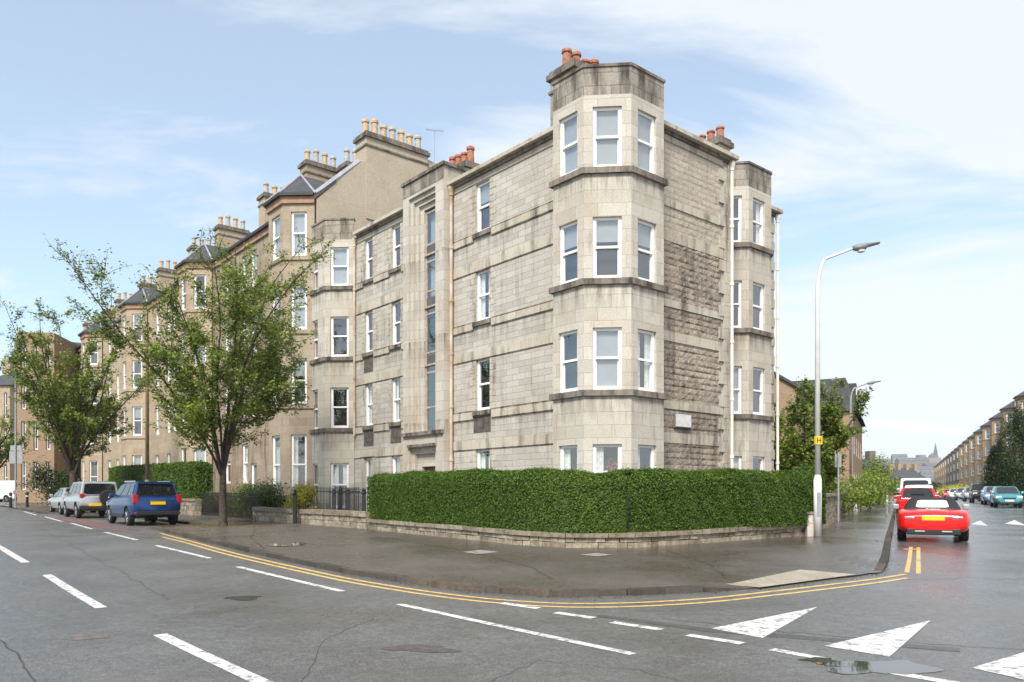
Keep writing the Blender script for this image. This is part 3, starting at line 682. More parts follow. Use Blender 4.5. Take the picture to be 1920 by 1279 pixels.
CB = [(-1.32, 0), (-1.32, -1.03), (-.10, -1.03), (.83, -.10), (.83, 1.30), (0, 1.30)]
inn = {(1,3):'blind', (2,3):'blind', (3,3):'blind', (1,2):'half', (2,2):'half', (3,2):'half', (1,1):'', (2,1):'blind', (3,1):'curtains', (1,0):'left', (2,0):'left', (3,0):'left'}
cb = bay(T, CB, {1: (.5, .76), 2: (.5, .80), 3: (.48, .80)}, [1.47, 4.55, 7.62, 10.68], [3.05, 6.27, 9.33, 12.37], ASHL, PARA, SILL, PTOP-.08, GZ, inn, name='corner_bay')
for t in todo: window(T, t[0], t[1], t[2], .2, t[4], inner=t[3])
todo = []
LBP = [(-18.0, 0), (-18.0, -.94), (-15.80, -.94), (-14.92, -.02)]
lb = bay(T, LBP, {1: (.55, .62), 2: (.5, .80)}, [1.1, 4.55, 7.62, 10.67], [3.05, 6.3, 9.36, 12.35], ASHL, PARA, SILL, 13.52, GZ, {(2,3):'blind', (2,2):'', (2,1):''}, name='left_bay', low=True)
for t in todo: window(T, t[0], t[1], t[2], .2, t[4], inner=t[3])
todo = []
RB = [(-1.69, 7.02), (-.73, 7.98), (-.73, 9.44), (-1.69, 10.4)]
rb = bay(T, RB, {0: (.53, .80), 1: (.45, .78)}, [1.47, 4.55, 7.62, 10.68], [3.05, 6.27, 9.33, 12.37], ASHL, PARA, SILL, 13.5, GZ, {(0,1):'blind', (0,3):'', (0,2):'left', (1,1):'left'}, name='right_bay')
for t in todo: window(T, t[0], t[1], t[2], .2, t[4], inner=t[3])
# right-hand return front (faces the corner) with rock-faced panels
wall(wallm, (0, 0), (0, 5.64), GZ-.4, EAV); wall(wallm, (0, 5.64), (-1.69, 5.64), GZ-.4, EAV); wall(wallm, (-1.69, 5.64), (-1.69, 11.19), GZ-.4, EAV); wall(wallm, (-1.69, 11.19), (-18, 11.19), GZ-.4, EAV); wall(wallm, (-18, 11.19), (-18, 0), GZ-.4, EAV)
for (a, b) in SB+LBN: band(trim, [(0, 1.31), (0, 5.3)], a, b, .05)
band(trim, [(0, 1.31), (0, 5.3)], 12.42, 12.6, .04)
def rockpanel(y0, y1, z0, z1, amp):
    step = .032; ny = int((y1-y0)/step); nz = int((z1-z0)/step)
    ys = np.linspace(y0, y1, ny); zs = np.linspace(z0, z1, nz); Yg, Zg = np.meshgrid(ys, zs)
    row = np.floor(Zg/.185); bx = Yg/.47+.5*(row % 2)+.13*np.sin(row*2.3); col = np.floor(bx)
    fy = bx-col; fz = Zg/.185-row
    hsh = lambda a, b, k: np.modf(np.abs(np.sin(a*12.9898+b*78.233+k)*43758.5))[0]
    edge = np.minimum(np.minimum(fy, 1-fy)*.47, np.minimum(fz, 1-fz)*.185)
    prof = np.clip(edge/.045, 0, 1)**.6
    hgt = amp*(.35+.65*hsh(row, col, 1.0))
    tilt = (fy-.5)*(hsh(row, col, 2)-.5)*.9*amp+(fz-.5)*(hsh(row, col, 3)-.75)*1.5*amp
    n = np.zeros_like(Yg)
    for k in range(1, 7): n += np.sin(Yg*17*k+hsh(row, col, k)*6.3)*np.sin(Zg*23*k+hsh(row, col, k+9)*6.3)/k
    X = .008+prof*(hgt+tilt+.28*amp*n); X = np.maximum(X, .006)
    v = np.stack([X, Yg, Zg], -1).reshape(-1, 3); idx = np.arange(ny*nz).reshape(nz, ny)
    f = np.stack([idx[:-1,:-1], idx[:-1,1:], idx[1:,1:], idx[1:,:-1]], -1).reshape(-1, 4)
    return v, f
for (rm, panels) in ((ROCK, ((GZ, 3.235, .026), (3.565, 4.275, .028), (4.535, 6.335, .032), (6.645, 7.38, .028), (7.61, 9.375, .03))), (ROCKP, ((9.725, 10.435, .016), (10.665, 12.415, .011)))):
    rkv = []; rkf = []; base = 0
    for (a, b, amp) in panels: v, f = rockpanel(1.31, 5.2, a, b, amp); rkv.append(v); rkf.append(f+base); base += len(v)
    mb = MB(); mb.v = [tuple(p) for p in np.concatenate(rkv)]; mb.f = [tuple(int(i) for i in q) for q in np.concatenate(rkf)]; mb.m = [0]*len(mb.f)
    mb.build('rock_faced_stonework', rm, T)
# toothed quoins at the far end of that front, and at the very end of the block
z = GZ; j = 0
while z < 12.4:
    w = .55 if j % 2 else .3
    trim.box(-.02, .07, 5.64-w, 5.645, z, min(z+.36, 12.41)); z += .37; j += 1
z = GZ; j = 0
while z < 12.4:
    if j % 2: trim.box(-1.72, -1.655, 10.75, 11.2, z, z+.36)
    z += .37; j += 1
gutter([(0, 1.31), (0, 5.64), (-1.69, 5.64)]); gutter([(-1.69, 10.41), (-1.69, 11.19), (-4, 11.19)])
tw = wallm.build('wall', PALE, T); trim.build('band_course', TRIM, T); para.build('tower_parapet', PARA, T);
for (a, b, o, i_) in wins:
    st = 'open' if (o[2] > 10 and b[0] > -1) else 'sash'
    window(T, a, b, o, .2, st, sill=SILL, inner=wr.choice(['', '', 'left', 'half', 'curtains']))
rf = MB(); rf.prism([(-17.9, .1), (-.1, .1), (-.1, 5.5), (-1.8, 5.7), (-1.8, 11.1), (-17.9, 11.1)], 12.55, 12.76); rf.build('roof', SLATE, T)
# lintelled porch surround for the last ground floor window/door
pm = MB(); pm.box(-14.25, -13.12, -.1, .02, 3.26, 3.42); pm.box(-14.22, -14.06, -.05, .02, GZ, 3.255); pm.box(-13.32, -13.15, -.05, .02, GZ, 3.255); pm.build('door_surround', TRIM, T)
# chimneys
chimney('chimney', T, -2.65, -1.6, .1, 1.7, 12.6, 14.5, PARA, 4, POT, .6, 'y', .15)
chimney('chimney', T, -9.4, -7.9, .75, 1.45, 12.6, 13.72, PARA, 4, POT, .62, 'x', .14)
chimney('chimney', T, -.95, .12, 5.0, 5.58, 12.85, 13.05, ASHL, 3, POT, .42, 'x', .13)
# pipes
def pipe(parent, name, x, y, z0, z1, m, r=.05):
    mb = MB(); mb.tube([(x, y, z0), (x, y, z1)], r, 8)
    for z in np.arange(z0+.5, z1, 1.9): mb.lathe([(r*1.35, 0), (r*1.35, .1)], (x, y, z), 8)
    mb.lathe([(r*1.1, -.22), (r*2.0, -.05), (r*2.0, .05)], (x, y, z1), 8)
    mb.build(name, m, parent)
pipe(T, 'downpipe', -7.62, -.12, GZ, 12.65, RUST, .06); pipe(T, 'downpipe', .1, 5.72, GZ, 12.6, WPIPE, .055); pipe(T, 'downpipe', -1.58, 11.28, GZ, 12.6, WPIPE, .055); pipe(T, 'downpipe', -14.75, -.1, 4.2, 12.6, RUST, .05)
# patches of soot below some sills
for (x0, x1, z0, z1) in ((-6.45, -5.5, 3.8, 4.37), (-11.95, -11.15, 3.72, 4.37), (-14.1, -13.3, 3.7, 4.37), (-14.1, -13.35, 6.8, 7.44)):
    soot = MB(); soot.box(x0, x1, -.008, .01, z0, z1); soot.build('sooty_patch', mat('soot_blackened_stone', (.10, .08, .07), .95, noise=.6, nscale=5, bump=.3), T)
# the white plate on the rock-faced wall
pl = thing('street_name_plate', 'small white rectangular plate fixed to the rock-faced stone wall', 'sign', (*lc(.13, 3.12), zat(793, 24.7)), ANG)
mb = MB(); mb.box(-.02, .02, -.36, .36, -.19, .19); mb.build('plate', mat('dulled_white_plate', (.62, .62, .60), .5, noise=.12, nscale=6), pl)
mb = MB(); mb.box(-.1, -.022, -.39, .39, -.22, .22); mb.build('backing_board', mat('weathered_board', (.2, .18, .16), .8), pl)
# ------------------------------------------------------------------ sandstone tenements with pitched slate roofs
def tenement(label, stn, bst, potm, loc, rz, group, gable=None, wmat=WHITE, detail=True, z0=0.0, name='sandstone_tenement', seed=1, harl_end=False):
    t = thing(name, label, 'building', loc, rz, group); rr = random.Random(seed)
    Wd = 13.0; Dp = 8.6; E = 14.9; base = z0-1.5
    sills = [2.35, 5.75, 9.0, 12.35]; sills = [2.3, 5.7, 9.02, 12.3]; heads = [4.35, 7.75, 11.0, 14.25]
    wm = MB(); bm = MB(); tm = MB(); ws = []
    cols = [(-4.95, -4.05), (-7.55, -6.75), (-8.75, -7.95), (-11.3, -10.4)]
    ops = []
    for (a, b) in cols:
        for k in range(4):
            o = (a+Wd, b+Wd, sills[k], heads[k])
            if k == 0 and a == -7.55: o = (a+Wd, b+Wd, .45, 3.3)
            ops.append(o)
    wall(wm, (-Wd, 0), (0, 0), base, E, ops, .2)
    for o in ops: ws.append(((-Wd, 0), (0, 0), o))
    if gable is None: wall(wm, (0, 0), (0, Dp), base, E)
    wall(wm, (0, Dp), (-Wd, Dp), base, E); wall(wm, (-Wd, Dp), (-Wd, 0), base, E)
    wm.build('wall', stn, t)
    BP = [(-3.55, 0), (-2.55, -1.12), (-.98, -1.12), (-.02, -.08)]
    for i, (a, b) in enumerate(zip(BP, BP[1:])):
        L = (V2(b)-V2(a)).length; w = .72 if i != 1 else .95
        oo = [(L/2-w/2, L/2+w/2, sills[k]-(.7 if k == 0 else .0), heads[k]) for k in range(4)]
        wall(bm, a, b, base, E, oo, .16)
        for o in oo: ws.append((a, b, o))
    bm.build('bay', bst, t)
    for k in range(1, 4): c = MB(); band(c, BP, sills[k]-.2, sills[k]-.03, .07); c.build('sill_course', bst, t)
    c = MB(); band(c, [(-Wd, 0), (-3.6, 0)], E-.3, E, .1); band(c, BP, E-.3, E, .1, back=.3); c.build('cornice', CORN, t)
    c = MB(); band(c, [(-Wd, 0), (-3.6, 0)], E+.003, E+.14, .24, back=.1); band(c, BP, E+.003, E+.14, .24, back=.3); c.build('gutter', DARK, t)
    r = MB(); zr = E+3.1
    r.poly([(-Wd, -.2, E+.1), (0, -.2, E+.1), (0, 3.6, zr), (-Wd, 3.6, zr)]); r.poly([(-Wd, 5.2, zr), (0, 5.2, zr), (0, Dp+.2, E+.1), (-Wd, Dp+.2, E+.1)]); r.poly([(-Wd, 3.6, zr), (0, 3.6, zr), (0, 5.2, zr), (-Wd, 5.2, zr)])
    if gable is None: r.poly([(0, -.2, E), (0, Dp+.2, E), (0, 5.2, zr), (0, 3.6, zr)])
    r.poly([(-Wd, Dp+.2, E), (-Wd, -.2, E), (-Wd, 3.6, zr), (-Wd, 5.2, zr)])
    ap = (-1.8, .1, E+1.55); ov = [(-3.75, .1, E+.1), (-2.65, -1.34, E+.1), (-.88, -1.34, E+.1), (.12, -.1, E+.1)]
    for a, b in zip(ov, ov[1:]): r.poly([a, b, ap])
    r.poly([(ov[0][0], .9, E+.95), ov[0], ap, (-1.8, 1.9, E+1.6)]); r.poly([ov[3], (ov[3][0], .9, E+.95), (-1.8, 1.9, E+1.6), ap])
    ro = r.build('roof', SLATE, t)
    l = MB()
    for a in ov: l.tube([(a[0], a[1], a[2]+.02), (ap[0], ap[1], ap[2]+.03)], .05, 6)
    l.tube([(-Wd, 3.6, zr), (-.05, 3.6, zr)], .09, 6); l.build('lead_ridge', LEAD, ro)
    if gable is not None:
        gm = MB()
        prof = [(0, base), (Dp, base), (Dp, E+.3), (5.7, zr+.25), (2.2, zr+.25-1.2), (0, E-.1)]
        prof = [(0, base), (10.5, base), (10.5, zr-.3), (5.8, zr+.2), (2.2, zr-.95), (0, E-.1)]
        for x in (.05, -.35):
            pts = [(x, y, z) for y, z in prof]; gm.poly(pts if x > 0 else pts[::-1])
        for (a, b) in zip(prof, prof[1:]+prof[:1]): gm.poly([(.05, a[0], a[1]), (-.35, a[0], a[1]), (-.35, b[0], b[1]), (.05, b[0], b[1])])
        go = gm.build('gable', HARL, t)
        sk = MB(); sk.tube([(-.12, -.15, E+.02), (-.12, 2.2, zr-.9)], .16, 6); sk.build('skew', LEAD, go)
        sk = MB(); sk.box(.052, .12, .7, 4.2, 13.0, 13.12); sk.box(.052, .10, 4.2, 8.5, 12.9, 13.0); sk.build('flashing', LEAD, go)
        chimney('chimney', t, -.9, .10, 2.45, 5.85, zr-3.5, zr+.3, HARL, 7, [BUFF, BUFF, STONEPOT], .85, 'y', .16)
        chimney('chimney', t, -5.6, -4.7, 4.0, 6.0, zr-2, zr+.9, bst, 4, [BUFF, STONEPOT], .85, 'y', .15)
    else:
        chimney('chimney', t, -.6, .3, 2.9, 5.6, zr-1.5, zr+1.35, bst, 5, potm, .75, 'y', .16)
    chimney('chimney', t, -7.3, -6.5, 2.6, 4.6, zr-1.2, zr+1.2, bst, 4, potm, .75, 'y', .15)
    for w_ in ws: window(t, w_[0], w_[1], w_[2], .2, inner=rr.choice(['', 'half', 'left', 'blind']), detail=detail, fw=.085)
    return t
STONEPOT = mat('pale_chimney_pot', (.42, .38, .32), .9, noise=.3)
CORN = mat('painted_cornice', (.33, .20, .13), .8, noise=.3, nscale=3)
ords = ['first', 'second', 'third', 'fourth', 'fifth']
g36 = g(36)
for k in range(5):
    p = lc(-16.95-13.05*k, -.78); z = (g(p[1])-g36)*.5 if k else 0
    lab = 'brown sandstone tenement with harled chimney gable joined to the pale corner block' if k == 0 else '%s sandstone tenement along the main street counted from the pale corner block' % ords[k]
    tenement(lab, (BROWN if k == 0 else TAN), (BROWNB if k == 0 else TAN), [BUFF, STONEPOT], (p[0], p[1], z), ANG, 'sandstone tenements along the main street', gable=True if k == 0 else None, detail=k < 3, seed=k)
# right-hand terrace across the side street: faces the street, runs away from us
ANG2 = atan2(-.8943, -.4475); XV2 = Vector((-.4475, -.8943))
protos = {}
Ys = 92.0
for k in range(20):
    Y = Ys+k*17.6*.8943; X = 16.2+.5004*Y+2.0
    st = 'golden' if k < 9 else ('grey' if k < 13 else 'golden')
    z = g(Y)-.55
    far = k > 8
    lab = ('golden sandstone tenement with slate-capped bays on the far right terrace', 'dark grey stone tenement in the middle of the far right terrace', 'pale distant tenement towards the far end of the right terrace')[0 if k < 9 else (1 if k < 13 else 2)]
    gp_ = ('golden tenements across the side street', 'grey tenements across the side street', 'distant tenements across the side street')[0 if k < 9 else (1 if k < 13 else 2)]
    if st not in protos:
        protos[st] = o = tenement(lab, YELL if st == 'golden' else GREYS, YELL if st == 'golden' else GREYS, [BUFF, POT], (X, Y, z), ANG2, gp_, detail=False, seed=50+k, name='terrace_tenement')
    else:
        o = dup(protos[st]); o.location = (X, Y, z); o['group'] = gp_
    if k < 9: lab = '%s golden sandstone tenement from the conifers on the far side of the side street' % (['nearest', 'second', 'third', 'fourth', 'fifth', 'sixth', 'seventh', 'eighth', 'ninth'][k])
    o['label'] = lab; o.scale = (1.35, 1.45, 1)
# ------------------------------------------------------------------ low walls of separate stones
def island_mat(name, cols, rough=.9, bump=.5):
    m = bpy.data.materials.new(name); m.use_nodes = True; t = m.node_tree; b = t.nodes['Principled BSDF']; b.inputs['Roughness'].default_value = rough; b.inputs['Specular IOR Level'].default_value = .25
    ge = N(t, 'ShaderNodeNewGeometry'); r = N(t, 'ShaderNodeValToRGB'); e = r.color_ramp.elements
    e[0].color = (*cols[0], 1); e[1].color = (*cols[-1], 1)
    for i, c in enumerate(cols[1:-1]): k = e.new((i+1)/(len(cols)-1)); k.color = (*c, 1)
    t.links.new(ge.outputs['Random Per Island'], r.inputs[0])
    tc = N(t, 'ShaderNodeTexCoord'); n = N(t, 'ShaderNodeTexNoise', Scale=7.0, Detail=7.0, Roughness=.7); t.links.new(tc.outputs['Object'], n.inputs['Vector'])
    t.links.new(mixc(t, ramp(t, n.outputs[0], .4, .68, 0, .75), r.outputs[0], (.05, .042, .03)), b.inputs['Base Color'])
    bp = N(t, 'ShaderNodeBump', Strength=bump, Distance=.03); t.links.new(n.outputs[0], bp.inputs['Height']); t.links.new(bp.outputs[0], b.inputs['Normal']); return m
WSTONE = island_mat('weathered_wall_stones', [(.30, .25, .18), (.42, .36, .27), (.22, .18, .13), (.5, .43, .33)])
WCOPE = island_mat('weathered_wall_coping', [(.34, .28, .21), (.26, .21, .15), (.40, .34, .26)])
def stonewall(label, P, h, thick=.32, rows=2, cope=.09, seed=1, group=None, name='stone_wall', cat='wall', clen=.8, slen=.34, lift=PAV):
    P = [Vector((p[0], p[1], 0)) for p in P]; rr = random.Random(seed)
    t = thing(name, label, cat, (P[0].x, P[0].y, g(P[0].y)+lift), 0, group); O = Vector((P[0].x, P[0].y, g(P[0].y)+lift))
    core = MB(); cp = MB(); hr = (h-cope)/rows
    for a, b in zip(P, P[1:]):
        L = (b-a).length; d = (b-a)/L; n = Vector((d.y, -d.x, 0))         # n: outwards (towards the street)
        ax, ay = (d.x, d.y), (-n.x, -n.y)
        def zb(s): return g((a+d*s).y)+lift-O.z
        def blk(m, s0, s1, y0, y1, z0, z1):
            i = len(m.v); j = lambda: rr.uniform(-.008, .008)
            for (zo, q) in ((z0, 0), (z1, 1)):
                for (s, y) in ((s0, y0), (s1, y0), (s1, y1), (s0, y1)):
                    p = a-O+d*s-n*y; m.v.append((p.x+j(), p.y+j(), zb(s)+zo+j()))
            for f in ((0,3,2,1),(4,5,6,7),(0,1,5,4),(1,2,6,5),(2,3,7,6),(3,0,4,7)): m.f.append(tuple(i+k for k in f)); m.m.append(0)
        for r in range(rows):
            s = -rr.uniform(0, .0)
            while s < L-.02:
                e = min(L, s+rr.uniform(.6, 1.5)*slen)
                if L-e < .12: e = L
                blk(core, s+.008, e-.008, rr.uniform(0, .03), thick, r*hr-(.2 if r == 0 else -.006), (r+1)*hr-.006); s = e
        s = 0
        while s < L-.02:
            e = min(L, s+rr.uniform(.7, 1.4)*clen)
            if L-e < .2: e = L
            blk(cp, s+.004, e-.004, -.04, thick+.04, h-cope, h); s = e
    core.build('wall_stones', WSTONE, t); cp.build('coping', WCOPE, t); return t
WBASE = [G(x, y, PAV) for x, y in ((690, 992), (800, 1004), (960, 1021), (1060, 1027), (1190, 1027), (1330, 1018), (1508, 1005))]
stonewall('low weathered stone wall with flat coping under the long clipped hedge', WBASE, .33, .4, 2, .1, 3)
# ------------------------------------------------------------------ foliage
def leaves(name, cen, nor, size, m, parent=None, loc=None, curl=.35, aspect=.55):
    n = len(cen); cen = np.asarray(cen, float); nor = np.asarray(nor, float)
    nor = nor+rng.normal(0, .45, (n, 3)); nor /= np.linalg.norm(nor, axis=1)[:,None]+1e-9
    a = np.cross(nor, rng.normal(0, 1, (n, 3))); a /= np.linalg.norm(a, axis=1)[:,None]+1e-9; b = np.cross(nor, a)
    s = size*rng.uniform(.6, 1.35, (n, 1)); w = s*aspect
    v = np.empty((n, 4, 3)); v[:,0] = cen-a*s*.5; v[:,1] = cen+b*w*.5+nor*s*curl*.15; v[:,2] = cen+a*s*.5-nor*s*curl*.3; v[:,3] = cen-b*w*.5+nor*s*curl*.15
    me = bpy.data.meshes.new(name); me.vertices.add(4*n); me.vertices.foreach_set('co', v.ravel().astype(np.float32))
    me.loops.add(4*n); me.loops.foreach_set('vertex_index', np.arange(4*n, dtype=np.int32)); me.polygons.add(n)
    me.polygons.foreach_set('loop_start', np.arange(0, 4*n, 4, dtype=np.int32)); me.update(calc_edges=True); me.validate()
    me.materials.append(m); o = bpy.data.objects.new(name, me); C.objects.link(o)
    if parent is not None: o.parent = parent
    return o
PALELEAF = leaf_mat('pale_hedge_leaves', (.09, .16, .02), (.16, .25, .03), (.24, .32, .06))
def hedge(label, P, w, z0, z1, density=1500, size=.055, gaps=(), name='clipped_hedge', group=None, rnd=.26, pale_leaves=None, lm=None, closed_ends=True):
    """P runs along the street face; the hedge lies to its inside. z0, z1 above the ground line."""
    P = [Vector((p[0], p[1], 0)) for p in P]; L = [0]
    for a, b in zip(P, P[1:]): L.append(L[-1]+(b-a).length)
    O = Vector((P[0].x, P[0].y, g(P[0].y)))
    t = thing(name, label, 'hedge', O, 0, group)
    Ls = np.array(L); px = np.array([p.x for p in P]); py = np.array([p.y for p in P])
    def frame(s):
        s = np.clip(s, 0, Ls[-1]); x = np.interp(s, Ls, px); y = np.interp(s, Ls, py)
        e = .35; dx = np.interp(np.minimum(s+e, Ls[-1]), Ls, px)-np.interp(np.maximum(s-e, 0), Ls, px); dy = np.interp(np.minimum(s+e, Ls[-1]), Ls, py)-np.interp(np.maximum(s-e, 0), Ls, py)
        l = np.hypot(dx, dy); return x, y, dx/l, dy/l
    def gz(y): return np.interp(y, _gsy, _gsz)
    def lump(s, z): return .035*np.sin(s*2.1+z*1.3)+.02*np.sin(s*5.3+1.7+z*3)+.012*np.sin(s*11.0+z*7)
    hh = z1-z0; RR = .28
    # cross-section outline as (inward offset, height, normal in, normal up): front face, rounded shoulder, top, rounded shoulder, back
    peri = [hh-RR, RR*pi/2, w-2*RR, RR*pi/2, hh-RR]; tot = sum(peri)
    def section(u):
        u = np.asarray(u)*tot; off = np.zeros_like(u); z = np.zeros_like(u); ni = np.zeros_like(u); nu = np.zeros_like(u)
        c = np.cumsum([0]+peri)
        k = u < c[1]; off[k] = 0; z[k] = u[k]; ni[k] = -1
        k = (u >= c[1]) & (u < c[2]); t_ = (u[k]-c[1])/RR; off[k] = RR-RR*np.cos(t_); z[k] = hh-RR+RR*np.sin(t_); ni[k] = -np.cos(t_); nu[k] = np.sin(t_)
        k = (u >= c[2]) & (u < c[3]); off[k] = RR+u[k]-c[2]; z[k] = hh; nu[k] = 1
        k = (u >= c[3]) & (u < c[4]); t_ = (u[k]-c[3])/RR; off[k] = w-RR+RR*np.sin(t_); z[k] = hh-RR+RR*np.cos(t_); ni[k] = np.sin(t_); nu[k] = np.cos(t_)
        k = u >= c[4]; off[k] = w; z[k] = hh-RR-(u[k]-c[4]); ni[k] = 1
        return off, z, ni, nu
    def place(s, u, push):
        x, y, dx, dy = frame(s); off, z, ni, nu = section(u)
        nx, ny = -dy, dx      # inward
        er = np.minimum(s, Ls[-1]-s); shrink = np.where(er < rnd*2.2, 1-np.sqrt(np.clip(1-(1-er/(rnd*2.2))**2, 0, 1)), 0)*rnd*1.6
        off2 = off+(off < w/2)*shrink-(off >= w/2)*shrink
        q = push+lump(s, z)
        for (sg, wd, zc) in gaps: q = q-.24*np.exp(-((s-sg-.05*np.sin(z*5))/wd)**2)*(ni < -.5)*np.clip(1.15-z/hh*.75, 0, 1)
        off2 = off2+ni*q; z2 = z+nu*q-shrink*(z > hh*.8)*.6
        return np.stack([x+nx*off2-O.x, y+ny*off2-O.y, gz(y)-O.z+z0+z2], 1), np.stack([nx*ni, ny*ni, nu], 1)
    # inner body
    ns = max(8, int(Ls[-1]/.25)); nu_ = 30; mb = MB()
    ss, uu = np.meshgrid(np.linspace(0, Ls[-1], ns), np.linspace(0, .9999, nu_)); p, _ = place(ss.ravel(), uu.ravel(), -.07)
    mb.v = [tuple(v) for v in p]
    for i in range(nu_-1):
        for j in range(ns-1): mb.f.append((i*ns+j, i*ns+j+1, (i+1)*ns+j+1, (i+1)*ns+j)); mb.m.append(0)
    mb.f.append(tuple(i*ns for i in range(nu_))); mb.m.append(0); mb.f.append(tuple(i*ns+ns-1 for i in range(nu_-1, -1, -1))); mb.m.append(0)
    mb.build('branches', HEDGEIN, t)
    n = int(Ls[-1]*tot*density); s = rng.uniform(0, Ls[-1], n); u = rng.uniform(0, .82, n)
    c, nr = place(s, u, rng.normal(0, .02, n)-.01+.05*(rng.random(n) < .05))
    # the two ends
    ne = int(w*hh*density*1.1)
    for end in (0, Ls[-1]):
        x, y, dx, dy = frame(np.array([end]*ne)); sg = -1 if end == 0 else 1
        of = rng.uniform(.06, w-.06, ne); zz_ = rng.uniform(0, hh-.05, ne); bul = .12*np.sqrt(np.clip(1-((of-w/2)/(w/2))**2, 0, 1))-.02+rng.normal(0, .03, ne)
        cc = np.stack([x-dy*of+dx*sg*bul-O.x, y+dx*of+dy*sg*bul-O.y, gz(y)-O.z+z0+zz_], 1)
        c = np.concatenate([c, cc]); nr = np.concatenate([nr, np.stack([dx*sg, dy*sg, 0*dx], 1)])
    ns_ = int(Ls[-1]*9); s = rng.uniform(0, Ls[-1], ns_); u = rng.uniform(.30, .72, ns_)      # stray shoots above the clipped top
    c0, n0 = place(s, u, np.zeros(ns_))
    for k in range(5): c = np.concatenate([c, c0+np.array([0, 0, 1.])*(.02+.022*k)*rng.uniform(.4, 1.3, (ns_, 1))+rng.normal(0, .012, (ns_, 3))]); nr = np.concatenate([nr, n0])
    leaves('leaves', c, nr+np.array([0, 0, .35]), size, lm or PRIVET, t)
    if pale_leaves:      # lighter yellow-green leaves spread along the clipped top, and a few pale sprigs in the face
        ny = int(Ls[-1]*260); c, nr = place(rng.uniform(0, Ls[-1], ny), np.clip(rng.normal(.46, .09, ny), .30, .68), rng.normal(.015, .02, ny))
        for (ss_, uu_, k) in pale_leaves:
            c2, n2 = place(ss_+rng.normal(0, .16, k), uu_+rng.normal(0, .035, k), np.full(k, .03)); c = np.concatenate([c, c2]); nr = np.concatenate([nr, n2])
        leaves('yellow_green_leaves', c, nr+np.array([0, 0, .3]), size*1.05, PALELEAF, t)
    return t
def inset(P, d):
    P = [Vector((p[0], p[1], 0)) for p in P]; o = []
    for i, p in enumerate(P):
        t = (P[min(i+1, len(P)-1)]-P[max(i-1, 0)]).normalized(); o.append(p+Vector((-t.y, t.x, 0))*d)
    return o
HB = inset(WBASE, .10); HB[-1] = HB[-1]+Vector((.75, .12, 0)); HB[0] = HB[0]+Vector((-.18, .1, 0))
Lh = [0]
for a, b in zip(HB, HB[1:]): Lh.append(Lh[-1]+(b-a).length)
sgap = Lh[4]-.05
hedge('long neatly clipped dark green hedge on the low stone wall round the corner garden', HB, 1.15, PAV+.31, PAV+1.74, 3400, .046, pale_leaves=[(Lh[3]+.45, .16, 60), (Lh[5]+.2, .14, 26), (Lh[5]+1.1, .2, 45)], gaps=[(sgap, .10, 0)])
def branchy(rr, p, d, L, n, bend, wob):
    pts = [p.copy()]
    for k in range(n):
        d = (d+bend*(1/n)+Vector((rr.gauss(0, wob), rr.gauss(0, wob), rr.gauss(0, wob)))).normalized(); p = p+d*(L/n); pts.append(p.copy())
    return pts
